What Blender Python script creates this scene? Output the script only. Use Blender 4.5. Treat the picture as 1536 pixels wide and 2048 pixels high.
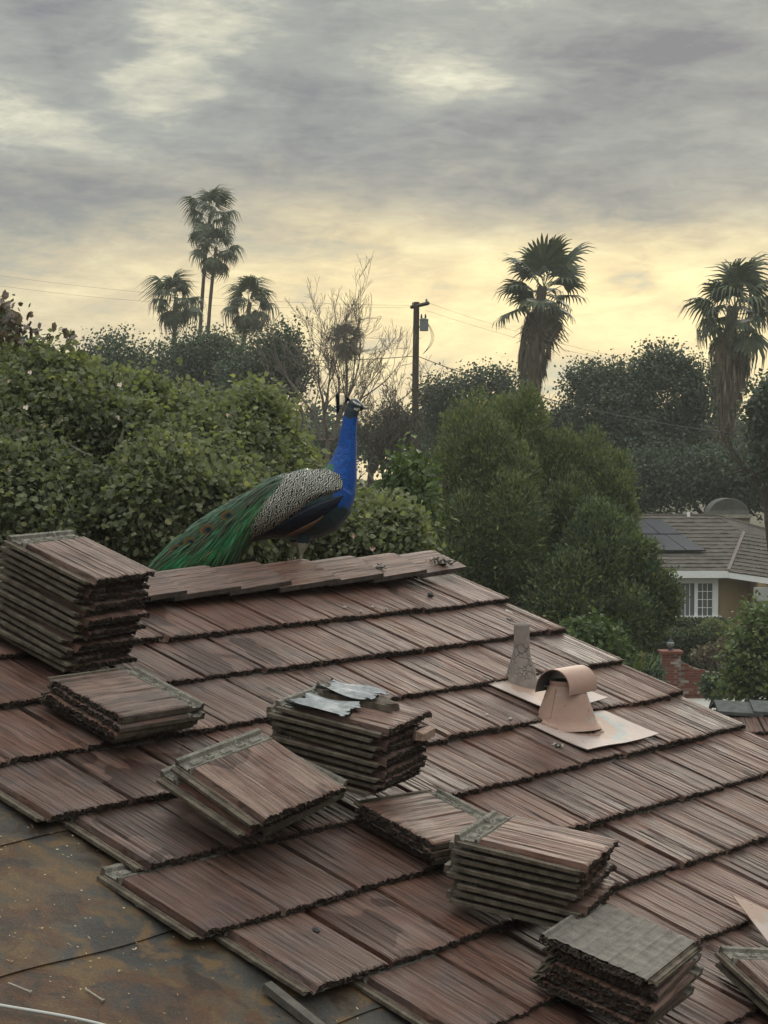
import bpy, math, random
import numpy as np
from mathutils import Vector, Matrix
from mathutils.bvhtree import BVHTree

for o in list(bpy.data.objects):
    bpy.data.objects.remove(o)
scene = bpy.context.scene
col = scene.collection

# ------------------------------------------------------------------ camera
F_PX, PITCH, CAM_Z = 3800.0, 0.0318, 6.6
cam_data = bpy.data.cameras.new('camera')
cam_data.sensor_fit = 'HORIZONTAL'
cam_data.sensor_width = 36.0
cam_data.lens = 36.0 * F_PX / 1536.0
cam_data.clip_start = 0.1
cam_data.clip_end = 5000.0
cam = bpy.data.objects.new('camera', cam_data)
col.objects.link(cam)
cam.location = (0, 0, CAM_Z)
cam.rotation_euler = (math.pi / 2 - PITCH, 0, 0)
scene.camera = cam

# ------------------------------------------------------------------ render settings / exposure
scene.view_settings.view_transform = 'Standard'
scene.view_settings.look = 'None'
scene.view_settings.gamma = 1.0
scene.view_settings.exposure = 1.2
scene.view_settings.use_curve_mapping = False
scene.render.engine = 'CYCLES'
scene.cycles.use_denoising = True
scene.cycles.max_bounces = 6
scene.cycles.diffuse_bounces = 3
scene.cycles.glossy_bounces = 3
scene.cycles.transmission_bounces = 4
scene.cycles.transparent_max_bounces = 8
scene.cycles.volume_bounces = 0
scene.cycles.caustics_reflective = False
scene.cycles.caustics_refractive = False

# ------------------------------------------------------------------ node helper
class NT:
    def __init__(self, tree):
        self.t = tree
        tree.nodes.clear()
    def add(self, typ, inputs=None, **props):
        n = self.t.nodes.new('ShaderNode' + typ)
        for k, v in props.items():
            setattr(n, k, v)
        for k, v in (inputs or {}).items():
            self.set(n, k, v)
        return n
    def set(self, n, k, v):
        s = n.inputs[k]
        if isinstance(v, bpy.types.Node):
            v = v.outputs[0]
        if isinstance(v, bpy.types.NodeSocket):
            self.t.links.new(v, s)
        else:
            if s.type == 'RGBA' and len(v) == 3:
                v = (*v, 1.0)
            s.default_value = v
    def math(self, op, a, b=0.0, c=None, clamp=False):
        i = {0: a, 1: b}
        if c is not None:
            i[2] = c
        return self.add('Math', i, operation=op, use_clamp=clamp)
    def vmath(self, op, a, b=(0, 0, 0)):
        return self.add('VectorMath', {0: a, 1: b}, operation=op)
    def mix(self, f, a, b, blend='MIX'):
        n = self.add('MixRGB', {0: f, 1: a, 2: b}, blend_type=blend)
        return n
    def ramp(self, f, stops, interp='LINEAR'):
        n = self.add('ValToRGB', {0: f})
        n.color_ramp.interpolation = interp
        e = n.color_ramp.elements
        while len(e) < len(stops):
            e.new(0.5)
        for el, (p, c) in zip(e, stops):
            el.position = p
            c = c if isinstance(c, tuple) else (c, c, c)
            el.color = (*c, 1.0) if len(c) == 3 else c
        return n
    def noise(self, vec, scale, detail=4.0, rough=0.55, dist=0.0):
        return self.add('TexNoise', {'Vector': vec, 'Scale': scale, 'Detail': detail, 'Roughness': rough, 'Distortion': dist})
    def smooth(self, x, lo, hi, a=0.0, b=1.0):
        return self.add('MapRange', {0: x, 1: lo, 2: hi, 3: a, 4: b}, interpolation_type='SMOOTHSTEP')

# ------------------------------------------------------------------ world: veiled evening sky
SUN_AZ, SUN_EL = math.radians(14.0), math.radians(17.0)
world = bpy.data.worlds.new('World')
scene.world = world
world.use_nodes = True
w = NT(world.node_tree)
tc = w.add('TexCoord')
dirv = tc.outputs['Generated']
sep = w.add('SeparateXYZ', {0: dirv})
az0 = w.math('ARCTAN2', sep.outputs[0], sep.outputs[1])
el0 = w.math('ARCSINE', sep.outputs[2])
stretch = w.vmath('MULTIPLY', dirv, (1.0, 1.0, 3.4))
warp = w.noise(stretch, 7.0, 5.0, 0.6)
warp_s = w.add('SeparateColor', {0: warp.outputs['Color']})
az = w.math('ADD', az0, w.math('MULTIPLY', w.math('SUBTRACT', warp_s.outputs[0], 0.5), 0.16))
el = w.math('ADD', el0, w.math('MULTIPLY', w.math('SUBTRACT', warp_s.outputs[1], 0.5), 0.055))
def blob(px, py, sx, sy, amp):
    a = w.math('DIVIDE', w.math('SUBTRACT', az, (px - 768) / F_PX), sx / F_PX)
    e = w.math('DIVIDE', w.math('SUBTRACT', el, (903 - py) / F_PX), sy / F_PX)
    r2 = w.math('ADD', w.math('MULTIPLY', a, a), w.math('MULTIPLY', e, e))
    return w.math('MULTIPLY', w.math('EXPONENT', w.math('MULTIPLY', r2, -1.0)), amp)
def add_all(xs):
    t = xs[0]
    for x in xs[1:]:
        t = w.math('ADD', t, x)
    return t
n_big = w.noise(w.vmath('MULTIPLY', dirv, (1.0, 1.0, 2.1)), 9.0, 6.0, 0.58, 0.5)
n_fine = w.noise(w.vmath('MULTIPLY', w.add('VectorRotate', {'Vector': dirv, 'Angle': 0.10}, rotation_type='Y_AXIS'), (1.0, 1.0, 2.9)), 24.0, 7.0, 0.62, 0.55)
n_wisp = w.noise(w.vmath('MULTIPLY', w.add('VectorRotate', {'Vector': dirv, 'Angle': -0.07}, rotation_type='Y_AXIS'), (1.0, 1.0, 5.0)), 55.0, 6.0, 0.62, 0.7)
cloud = add_all([
    w.math('MULTIPLY', w.math('SUBTRACT', n_big.outputs[0], 0.5), 0.85),
    w.math('MULTIPLY', w.math('SUBTRACT', n_fine.outputs[0], 0.5), 0.70),
    w.math('MULTIPLY', w.math('SUBTRACT', n_wisp.outputs[0], 0.5), 0.34),
    blob(1240, 140, 260, 110, -0.42), blob(110, 420, 210, 90, -0.34), blob(720, 340, 420, 80, -0.16),
    blob(130, 90, 190, 80, -0.22), blob(1250, 400, 330, 60, -0.14), blob(600, 170, 110, 110, -0.14),
    blob(930, 185, 130, 55, 0.46), blob(40, 250, 150, 80, 0.46), blob(440, 100, 130, 110, 0.34), blob(330, 200, 60, 90, 0.14), blob(200, 350, 120, 40, 0.22),
    blob(880, 120, 260, 60, 0.10), blob(150, 330, 180, 40, 0.14)])
L = w.math('ADD', cloud, 0.35)
grey = w.ramp(L, [(0.0, (0.112, 0.117, 0.132)), (0.20, (0.156, 0.164, 0.164)), (0.45, (0.212, 0.222, 0.205)), (0.68, (0.340, 0.335, 0.272)), (0.95, (0.52, 0.50, 0.385))])
# the glow of the hidden evening sun low behind the veil
Lw = add_all([w.math('ADD', w.math('MULTIPLY', cloud, 1.15), 0.53),
    blob(1330, 530, 190, 70, 0.30), blob(880, 500, 190, 35, 0.22), blob(700, 720, 300, 60, 0.16), blob(1250, 690, 220, 60, 0.10),
    blob(1235, 570, 75, 30, -0.50), blob(960, 600, 150, 26, -0.16), blob(620, 520, 200, 30, -0.20), blob(1450, 640, 120, 22, -0.22), blob(1130, 745, 110, 26, -0.28), blob(730, 700, 90, 16, -0.30), blob(1290, 610, 70, 16, -0.30), blob(100, 600, 330, 120, -0.05)])
warm = w.ramp(Lw, [(0.0, (0.22, 0.25, 0.222)), (0.25, (0.35, 0.335, 0.235)), (0.48, (0.545, 0.435, 0.240)), (0.68, (0.67, 0.545, 0.285)), (0.95, (0.75, 0.655, 0.345))])
wel = w.math('MULTIPLY', w.smooth(el, 0.158, 0.072), 1.0)
waz = w.math('EXPONENT', w.math('MULTIPLY', w.math('POWER', w.math('DIVIDE', w.math('SUBTRACT', az0, 0.11), 0.36), 2.0), -1.0))
wfac = w.math('MULTIPLY', wel, w.math('ADD', w.math('MULTIPLY', waz, 0.92), 0.05), clamp=True)
ccol = w.mix(wfac, grey, warm)
# an even overcast grows brighter towards the zenith
zen = w.smooth(el0, 0.26, 1.0, 1.0, 5.0)
ccol = w.vmath('MULTIPLY', ccol, w.add('CombineXYZ', {0: zen, 1: zen, 2: zen}))
bg_cloud = w.add('Background', {'Color': ccol, 'Strength': 0.83})
sky = w.add('TexSky', sky_type='NISHITA', sun_disc=False, sun_elevation=SUN_EL, sun_rotation=SUN_AZ, altitude=100.0, air_density=1.3, dust_density=2.0, ozone_density=1.0)
bg_sky = w.add('Background', {'Color': sky, 'Strength': 0.05})
mixs = w.add('MixShader', {0: 0.99, 1: bg_sky, 2: bg_cloud})
wout = w.add('OutputWorld', {'Surface': mixs})

# ------------------------------------------------------------------ sun behind thin cloud
sun_data = bpy.data.lights.new('sun', 'SUN')
sun_data.energy = 0.8
sun_data.angle = math.radians(25)
sun_data.color = (1.0, 0.90, 0.76)
sun = bpy.data.objects.new('sun', sun_data)
col.objects.link(sun)
sd = Vector((math.sin(SUN_AZ) * math.cos(SUN_EL), math.cos(SUN_AZ) * math.cos(SUN_EL), math.sin(SUN_EL)))
sun.rotation_euler = sd.to_track_quat('Z', 'Y').to_euler()
sun.location = sd * 50

# ------------------------------------------------------------------ geometry helpers
C0 = np.array([0, 0, CAM_Z])
_cp, _sp = math.cos(PITCH), math.sin(PITCH)
def at(px, py, Y):
    """world point at depth Y seen at photo pixel (px, py)"""
    x, up = (px - 768) / F_PX, (1024 - py) / F_PX
    d = np.array([x, _cp + up * _sp, -_sp + up * _cp])
    return C0 + d * (Y / d[1])

def link(o, parent=None):
    col.objects.link(o)
    if parent is not None:
        o.parent = parent
    return o
def tag(o, label=None, cat=None, group=None, kind=None):
    if label: o['label'] = label
    if cat: o['category'] = cat
    if group: o['group'] = group
    if kind: o['kind'] = kind
    return o
def empty(name, loc=(0, 0, 0), parent=None):
    o = bpy.data.objects.new(name, None)
    o.empty_display_size = 0.1
    o.location = Vector(loc)
    return link(o, parent)

class MB:
    """collects faces, builds one mesh object"""
    def __init__(self):
        self.v, self.f, self.m = [], [], []
        self.n = 0
    def add(self, verts, faces, mi=0):
        verts = np.asarray(verts, float).reshape(-1, 3)
        self.v.append(verts)
        for i, fc in enumerate(faces):
            self.f.append([int(k) + self.n for k in fc])
            self.m.append(mi if np.isscalar(mi) else mi[i])
        self.n += len(verts)
        return self
    def box(self, lo, hi, mi=0, M=None, t=None):
        x0, y0, z0 = lo; x1, y1, z1 = hi
        V = np.array([[x0,y0,z0],[x1,y0,z0],[x1,y1,z0],[x0,y1,z0],[x0,y0,z1],[x1,y0,z1],[x1,y1,z1],[x0,y1,z1]], float)
        if M is not None: V = V @ np.asarray(M).T
        if t is not None: V = V + np.asarray(t)
        return self.add(V, [(0,3,2,1),(4,5,6,7),(0,1,5,4),(1,2,6,5),(2,3,7,6),(3,0,4,7)], mi)
    def tube(self, pts, rad, sides=8, mi=0, caps=True):
        pts = np.asarray(pts, float); n = len(pts)
        rad = np.full(n, rad, float) if np.isscalar(rad) else np.asarray(rad, float)
        tg = np.gradient(pts, axis=0)
        tg /= np.linalg.norm(tg, axis=1)[:, None] + 1e-12
        ref = np.array([0, 0, 1.0]) if abs(tg[0][2]) < 0.9 else np.array([1.0, 0, 0])
        V = []
        a = np.linspace(0, 2 * np.pi, sides, endpoint=False)
        for i in range(n):
            x = np.cross(ref, tg[i]); x /= np.linalg.norm(x) + 1e-12
            y = np.cross(tg[i], x); ref = y if False else ref
            V.append(pts[i] + rad[i] * (np.cos(a)[:, None] * x + np.sin(a)[:, None] * y))
        V = np.concatenate(V); Fc = []
        for i in range(n - 1):
            for k in range(sides):
                k2 = (k + 1) % sides
                Fc.append((i*sides+k, i*sides+k2, (i+1)*sides+k2, (i+1)*sides+k))
        if caps:
            Fc.append(tuple(range(sides))[::-1]); Fc.append(tuple(range((n-1)*sides, n*sides)))
        return self.add(V, Fc, mi)
    def lathe(self, prof, center, sides=24, mi=0, sx=1.0, sy=1.0):
        a = np.linspace(0, 2 * np.pi, sides, endpoint=False)
        V = np.concatenate([np.stack([r * np.cos(a) * sx, r * np.sin(a) * sy, np.full(sides, z)], 1) for r, z in prof]) + np.asarray(center)
        Fc = []
        for i in range(len(prof) - 1):
            for k in range(sides):
                k2 = (k + 1) % sides
                Fc.append((i*sides+k, i*sides+k2, (i+1)*sides+k2, (i+1)*sides+k))
        return self.add(V, Fc, mi)
    def grid(self, P, mi=0, flip=False):
        P = np.asarray(P, float); a, b = P.shape[:2]
        Fc = []
        for i in range(a - 1):
            for j in range(b - 1):
                q = (i*b+j, i*b+j+1, (i+1)*b+j+1, (i+1)*b+j)
                Fc.append(q[::-1] if flip else q)
        return self.add(P.reshape(-1, 3), Fc, mi)
    def mesh(self, name, mats, smooth=False):
        me = bpy.data.meshes.new(name)
        me.from_pydata(np.concatenate(self.v).tolist(), [], self.f)
        for m in (mats if isinstance(mats, (list, tuple)) else [mats]):
            me.materials.append(m)
        me.polygons.foreach_set('material_index', self.m)
        me.polygons.foreach_set('use_smooth', [smooth] * len(self.f))
        me.update()
        return me
    def build(self, name, mats, parent=None, smooth=False, loc=None):
        o = bpy.data.objects.new(name, self.mesh(name, mats, smooth))
        if loc is not None: o.location = Vector(loc)
        return link(o, parent)

def poly_mesh(name, V, nper, mat, tint=None, smooth=False):
    """V: (N, nper, 3) -> N separate n-gons, fast"""
    N = V.shape[0]
    me = bpy.data.meshes.new(name)
    me.vertices.add(N * nper); me.loops.add(N * nper); me.polygons.add(N)
    me.vertices.foreach_set('co', V.reshape(-1).astype(np.float32))
    me.loops.foreach_set('vertex_index', np.arange(N * nper, dtype=np.int32))
    me.polygons.foreach_set('loop_start', (np.arange(N) * nper).astype(np.int32))
    me.polygons.foreach_set('use_smooth', np.full(N, smooth))
    if tint is not None:
        at_ = me.attributes.new('tint', 'FLOAT', 'POINT')
        at_.data.foreach_set('value', np.repeat(tint, nper).astype(np.float32))
    me.materials.append(mat)
    me.update(calc_edges=True)
    return me

def unit(v):
    v = np.asarray(v, float)
    return v / (np.linalg.norm(v, axis=-1, keepdims=True) + 1e-12)
def rand_dirs(rng, n):
    return unit(rng.normal(size=(n, 3)))

LEAF_OVAL = [(0, 0), (.25, .8), (.6, 1), (.92, .55), (1, 0), (.92, -.55), (.6, -1), (.25, -.8)]
LEAF_ROUND = [(0, 0), (.2, .75), (.6, 1), (.98, .6), (.9, 0), (.98, -.6), (.6, -1), (.2, -.75)]
LEAF_DIAMOND = [(0, 0), (.45, 1), (1, 0), (.45, -1)]
def leaf_verts(P, A, B, shape, fold=0.0):
    """P base, A length vector, B half width vector (all N,3)"""
    Nn = np.cross(A, B); Nn = unit(Nn) * np.linalg.norm(B, axis=1)[:, None]
    cols = []
    for s, t in shape:
        cols.append(P + A * s + B * t + Nn * (fold * (abs(t) - 0.4)))
    return np.stack(cols, 1)

def tubes_mesh(name, segs, mat, sides=5):
    """segs: list of (p0, p1, r0, r1)"""
    p0 = np.array([s[0] for s in segs]); p1 = np.array([s[1] for s in segs])
    r0 = np.array([s[2] for s in segs]); r1 = np.array([s[3] for s in segs])
    d = unit(p1 - p0)
    ref = np.where(np.abs(d[:, 2:3]) < 0.9, np.array([[0, 0, 1.0]]), np.array([[1.0, 0, 0]]))
    x = unit(np.cross(ref, d)); y = np.cross(d, x)
    a = np.linspace(0, 2 * np.pi, sides, endpoint=False)
    ring = x[:, None] * np.cos(a)[None, :, None] + y[:, None] * np.sin(a)[None, :, None]
    V0 = p0[:, None] + ring * r0[:, None, None]; V1 = p1[:, None] + ring * r1[:, None, None]
    quads = []
    for k in range(sides):
        k2 = (k + 1) % sides
        quads.append(np.stack([V0[:, k], V0[:, k2], V1[:, k2], V1[:, k]], 1))
    Q = np.concatenate(quads)
    return poly_mesh(name, Q, 4, mat)
# ------------------------------------------------------------------ materials
def new_mat(name):
    m = bpy.data.materials.new(name)
    m.use_nodes = True
    return m, NT(m.node_tree)
def finish(n, color, rough=0.8, bump=None, bump_d=0.002, bump_s=1.0, metal=0.0, spec=0.3, extra=None, k=.66):
    ins = {'Base Color': color, 'Roughness': rough, 'Metallic': metal, 'Specular IOR Level': spec}
    if isinstance(color, bpy.types.Node):
        ins['Base Color'] = n.mix(1.0, color, (k, k, k * 1.01), 'MULTIPLY')
    b = n.add('BsdfPrincipled', ins)
    if bump is not None:
        bn = n.add('Bump', {'Height': bump, 'Distance': bump_d, 'Strength': bump_s})
        n.set(b, 'Normal', bn)
    n.add('OutputMaterial', {'Surface': b})
    return b
def simple(name, c, rough=0.7, var=0.25, scale=8.0, metal=0.0, bump=0.0, spec=0.3, detail=5.0, k=.66):
    m, n = new_mat(name)
    t = n.add('TexCoord')
    nz = n.noise(t.outputs['Object'], scale, detail, 0.6)
    lo = tuple(x * (1 - var) for x in c); hi = tuple(min(1, x * (1 + var)) for x in c)
    cc = n.ramp(nz.outputs[0], [(0.25, lo), (0.75, hi)])
    finish(n, cc, rough, nz.outputs[0] if bump else None, bump or 0.001, 1.0, metal, spec, k=k)
    return m

def tile_top_mat():
    m, n = new_mat('tile_pigment')
    t = n.add('TexCoord'); oi = n.add('ObjectInfo')
    off = n.add('CombineXYZ', {0: n.math('MULTIPLY', oi.outputs['Random'], 37.0), 1: n.math('MULTIPLY', oi.outputs['Random'], 91.0), 2: n.math('MULTIPLY', oi.outputs['Random'], 17.0)})
    p = n.vmath('ADD', t.outputs['Object'], off)
    oc = n.add('SeparateColor', {0: oi.outputs['Color']})
    wob = n.noise(p, 9.0, 3.0)
    px = n.vmath('ADD', p, n.vmath('MULTIPLY', n.vmath('SUBTRACT', wob.outputs['Color'], (.5, .5, .5)), (0.022, 0, 0)))
    s1 = n.noise(n.vmath('MULTIPLY', px, (1.0, 0.028, 0.2)), 85.0, 4.0, 0.6)
    s2 = n.noise(n.vmath('MULTIPLY', px, (1.0, 0.022, 0.2)), 260.0, 3.0, 0.6)
    grain = n.noise(p, 420.0, 2.0, 0.7)
    blot = n.noise(p, 7.0, 4.0, 0.55)
    base = n.ramp(blot.outputs[0], [(0.26, (0.172, 0.082, 0.058)), (0.46, (0.200, 0.114, 0.088)), (0.62, (0.206, 0.140, 0.122)), (0.8, (0.160, 0.102, 0.088))])
    # every tile weathered to its own tone
    hue = n.ramp(n.math('FRACT', n.math('MULTIPLY', oi.outputs['Random'], 7.31)), [(0.0, (0.94, 0.78, 0.71)), (0.35, (1.12, 1.04, 1.00)), (0.7, (1.02, 1.06, 1.10)), (1.0, (0.78, 0.72, 0.72))])
    base = n.mix(1.0, base, hue, 'MULTIPLY')
    # bare dry concrete showing through the pigment on lifted tiles
    pale = n.mix(n.math('MULTIPLY', oc.outputs[1], n.smooth(n.noise(p, 5.0, 4.0).outputs[0], 0.36, 0.60)), base, (0.33, 0.215, 0.172))
    streak = n.ramp(s1.outputs[0], [(0.33, 0.32), (0.45, 0.74), (0.55, 1.0), (0.70, 1.18)])
    fine = n.ramp(s2.outputs[0], [(0.35, 0.48), (0.46, 0.94), (0.7, 1.08)])
    gr = n.ramp(grain.outputs[0], [(0.3, 0.74), (0.7, 1.24)])
    c = n.mix(1.0, n.mix(1.0, n.mix(1.0, pale, streak, 'MULTIPLY'), fine, 'MULTIPLY'), gr, 'MULTIPLY')
    # damp stain with its own shape
    sn = n.noise(n.vmath('MULTIPLY', p, (1.0, 0.7, 1.0)), 4.6, 2.0, 0.5, 0.4)
    st = n.math('MULTIPLY', n.smooth(sn.outputs[0], 0.505, 0.53), oc.outputs[0])
    c = n.mix(st, c, n.mix(1.0, c, (0.42, 0.34, 0.31), 'MULTIPLY'))
    # pale lime bloom
    lime = n.math('MULTIPLY', n.smooth(n.noise(p, 26.0, 5.0, 0.65).outputs[0], 0.66, 0.76), n.math('MULTIPLY', oc.outputs[2], 0.6))
    c = n.mix(lime, c, (0.42, 0.38, 0.34))
    sp = n.add('TexVoronoi', {'Vector': p, 'Scale': 75.0})
    c = n.mix(n.math('MULTIPLY', n.smooth(sp.outputs['Distance'], 0.10, 0.05), n.smooth(n.noise(p, 30.0, 1.0).outputs[0], 0.60, 0.64)), c, (0.36, 0.31, 0.26))
    h = n.math('ADD', n.math('ADD', n.math('MULTIPLY', s1.outputs[0], 1.0), n.math('MULTIPLY', s2.outputs[0], 0.55)), n.math('MULTIPLY', grain.outputs[0], 0.22))
    rg = n.math('SUBTRACT', n.math('ADD', 0.46, n.math('MULTIPLY', blot.outputs[0], 0.26)), n.math('MULTIPLY', st, 0.08))
    finish(n, c, rg, h, 0.005, 0.8, spec=0.19)
    return m

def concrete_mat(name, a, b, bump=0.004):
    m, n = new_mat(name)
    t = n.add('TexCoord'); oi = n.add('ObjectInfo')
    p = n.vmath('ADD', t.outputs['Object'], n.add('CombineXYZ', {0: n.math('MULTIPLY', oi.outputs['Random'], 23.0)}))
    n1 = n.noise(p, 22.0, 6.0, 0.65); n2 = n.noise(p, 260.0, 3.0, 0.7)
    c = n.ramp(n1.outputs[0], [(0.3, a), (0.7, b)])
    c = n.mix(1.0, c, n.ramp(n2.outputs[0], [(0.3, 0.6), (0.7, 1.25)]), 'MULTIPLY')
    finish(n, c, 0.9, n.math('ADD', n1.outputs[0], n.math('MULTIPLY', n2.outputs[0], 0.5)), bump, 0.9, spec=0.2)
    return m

M_TILE = tile_top_mat()
M_HEADC = concrete_mat('bare_concrete_head', (0.15, 0.135, 0.112), (0.40, 0.37, 0.315))
M_CONC = concrete_mat('bare_concrete_shaded', (0.080, 0.061, 0.047), (0.255, 0.210, 0.160))  # lip and side concrete; its darker tone puts stack shade into the colour
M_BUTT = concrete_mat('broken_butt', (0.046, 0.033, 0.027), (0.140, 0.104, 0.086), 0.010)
M_UNDER = concrete_mat('tile_underside', (0.15, 0.128, 0.112), (0.32, 0.285, 0.252))

def felt_mat():
    m, n = new_mat('roofing_felt')
    t = n.add('TexCoord'); p = t.outputs['Object']
    b1 = n.noise(p, 3.6, 4.0, 0.6, 0.5); b2 = n.noise(p, 8.5, 5.0, 0.6, 0.3); f = n.noise(p, 150.0, 4.0, 0.7)
    c = n.ramp(b1.outputs[0], [(0.30, (0.040, 0.038, 0.038)), (0.42, (0.080, 0.074, 0.068)), (0.50, (0.130, 0.090, 0.054)), (0.58, (0.140, 0.058, 0.022)), (0.70, (0.062, 0.056, 0.054))])
    c = n.mix(n.smooth(b2.outputs[0], 0.50, 0.64), c, (0.215, 0.130, 0.060))
    c = n.mix(n.smooth(b2.outputs[0], 0.47, 0.36), c, (0.050, 0.028, 0.015))
    # sawdust and grit
    v = n.noise(p, 330.0, 3.0, 0.75)
    dust = n.math('MULTIPLY', n.smooth(v.outputs[0], 0.56, 0.66), n.smooth(n.noise(p, 6.0, 5.0, 0.65).outputs[0], 0.42, 0.70))
    c = n.mix(dust, c, (0.34, 0.245, 0.135))
    c = n.mix(1.0, c, n.ramp(f.outputs[0], [(0.3, 0.66), (0.7, 1.30)]), 'MULTIPLY')
    rg = n.math('ADD', 0.45, n.math('MULTIPLY', b2.outputs[0], 0.45))
    finish(n, c, rg, n.math('ADD', f.outputs[0], n.math('MULTIPLY', b2.outputs[0], 2.0)), 0.004, 0.8, spec=0.3, k=.5)
    return m
M_FELT = felt_mat()
M_WOOD = simple('weathered_wood', (0.13, 0.115, 0.10), 0.85, 0.4, 30.0, bump=0.004)
M_STUCCO = simple('stucco', (0.42, 0.36, 0.29), 0.9, 0.12, 40.0, bump=0.004)

def flash_mat(name, base, blue=True):
    m, n = new_mat(name)
    t = n.add('TexCoord'); p = t.outputs['Object']
    a = n.noise(p, 9.0, 5.0, 0.6); b = n.noise(p, 40.0, 5.0, 0.7); g = n.noise(p, 240.0, 2.0)
    c = n.ramp(a.outputs[0], [(0.3, base), (0.6, tuple(x * 1.16 for x in base))])
    if blue:
        sepx = n.add('SeparateXYZ', {0: p})
        rad_ = n.math('SQRT', n.math('ADD', n.math('POWER', sepx.outputs[0], 2.0), n.math('POWER', n.math('SUBTRACT', sepx.outputs[1], 0.02), 2.0)))
        radn = n.math('ADD', rad_, n.math('MULTIPLY', n.math('SUBTRACT', n.noise(p, 16.0, 4.0).outputs[0], 0.5), 0.16))
        zone = n.math('EXPONENT', n.math('MULTIPLY', n.math('ADD', n.math('POWER', n.math('DIVIDE', n.math('SUBTRACT', sepx.outputs[0], 0.03), 0.15), 2.0), n.math('POWER', n.math('DIVIDE', n.math('SUBTRACT', sepx.outputs[1], 0.05), 0.14), 2.0)), -1.0))
        rng_ = n.math('MULTIPLY', n.math('MULTIPLY', n.smooth(radn, 0.14, 0.17), n.smooth(radn, 0.24, 0.19)), n.smooth(sepx.outputs[0], -0.08, 0.02))
        c = n.mix(n.math('MULTIPLY', rng_, 0.8), c, (0.28, 0.36, 0.38))
        c = n.mix(n.smooth(radn, 0.185, 0.15), c, (0.42, 0.28, 0.215))
    c = n.mix(n.smooth(b.outputs[0], 0.64, 0.70), c, (0.14, 0.09, 0.07))
    c = n.mix(n.smooth(n.noise(p, 14.0, 4.0).outputs[0], 0.62, 0.72), c, (0.52, 0.45, 0.42))
    c = n.mix(1.0, c, n.ramp(g.outputs[0], [(0.3, 0.9), (0.7, 1.08)]), 'MULTIPLY')
    finish(n, c, 0.62, b.outputs[0], 0.0015, 0.6, spec=0.35)
    return m
M_FLASH = flash_mat('painted_flashing', (0.46, 0.362, 0.325))
M_VENT = flash_mat('painted_vent', (0.47, 0.295, 0.232), False)
def pipe_mat():
    m, n = new_mat('cracked_mastic')
    t = n.add('TexCoord'); p = t.outputs['Object']
    wv = n.noise(p, 14.0, 4.0)
    q = n.vmath('ADD', n.vmath('MULTIPLY', p, (1, 1, 0.75)), n.vmath('MULTIPLY', wv.outputs['Color'], (0.03, 0.03, 0.03)))
    v = n.add('TexVoronoi', {'Vector': q, 'Scale': 44.0}, feature='DISTANCE_TO_EDGE')
    zz = n.add('SeparateXYZ', {0: p}).outputs[2]
    zone = n.math('MULTIPLY', n.smooth(zz, 0.20, 0.13), n.smooth(zz, 0.015, 0.05))
    cr = n.math('MULTIPLY', n.smooth(v.outputs['Distance'], 0.045, 0.01), n.math('MULTIPLY', zone, n.smooth(wv.outputs[0], .36, .52)))
    a = n.noise(p, 30.0, 5.0)
    c = n.ramp(a.outputs[0], [(0.3, (0.30, 0.255, 0.225)), (0.7, (0.42, 0.36, 0.32))])
    c = n.mix(cr, c, (0.05, 0.042, 0.038))
    finish(n, c, 0.8, n.math('SUBTRACT', n.math('MULTIPLY', a.outputs[0], 0.3), cr), 0.006, 1.0)
    return m
M_PIPE = pipe_mat()
M_DARK = simple('dark_void', (0.02, 0.018, 0.016), 0.9)
M_STONE = simple('dark_stone', (0.05, 0.05, 0.052), 0.6, 0.4, 60.0)
M_CHIP = simple('pale_chip', (0.62, 0.58, 0.52), 0.8, 0.2, 80.0)
M_DEBRIS = simple('dry_debris', (0.15, 0.125, 0.10), 0.95, 0.55, 90.0)
M_FOIL = simple('torn_membrane', (0.40, 0.41, 0.42), 0.75, 0.55, 26.0, spec=0.3)
M_FOILD = simple('torn_membrane_dark', (0.085, 0.095, 0.105), 0.5, 0.4, 30.0)
M_STEEL = simple('nail_steel', (0.42, 0.37, 0.30), 0.45, 0.3, 80.0, metal=0.3)
M_CORD = simple('white_cord', (0.72, 0.72, 0.68), 0.6, 0.08)
M_PINKBREAK = simple('fresh_break', (0.46, 0.31, 0.24), 0.9, 0.4, 90.0, bump=0.006)

def leaf_mat(name, stops, transl=0.25, rough=0.55, spec=0.25, gain=1.0):
    m, n = new_mat(name)
    a = n.add('Attribute', attribute_name='tint')
    c = n.ramp(a.outputs['Fac'], [(p_, tuple(x_ * gain for x_ in c_)) for p_, c_ in stops])
    b = n.add('BsdfPrincipled', {'Base Color': c, 'Roughness': rough, 'Specular IOR Level': spec})
    tr = n.add('BsdfTranslucent', {'Color': n.mix(1.0, c, (1.25, 1.35, 0.6), 'MULTIPLY')})
    n.add('OutputMaterial', {'Surface': n.add('MixShader', {0: transl, 1: b, 2: tr})})
    return m
M_BAUH = leaf_mat('round_leaf', [(0.0, (0.044, 0.051, 0.038)), (0.35, (0.086, 0.094, 0.060)), (0.75, (0.128, 0.138, 0.086)), (1.0, (0.185, 0.18, 0.098))], 0.42, 0.6, 0.15, gain=1.65)
M_FARTREE = leaf_mat('far_tree_leaf', [(0.0, (0.026, 0.040, 0.032)), (0.6, (0.045, 0.064, 0.046)), (1.0, (0.080, 0.095, 0.062))], 0.25, gain=1.3)
M_JUNI = leaf_mat('juniper_spray', [(0.0, (0.020, 0.036, 0.029)), (0.45, (0.066, 0.082, 0.047)), (0.8, (0.108, 0.116, 0.056)), (1.0, (0.16, 0.150, 0.064))], 0.3, 0.7, 0.1, gain=1.8)
M_JUND = leaf_mat('dark_shrub_leaf', [(0.0, (0.022, 0.036, 0.024)), (0.5, (0.044, 0.066, 0.040)), (1.0, (0.095, 0.115, 0.056))], 0.25, gain=1.5)
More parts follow.
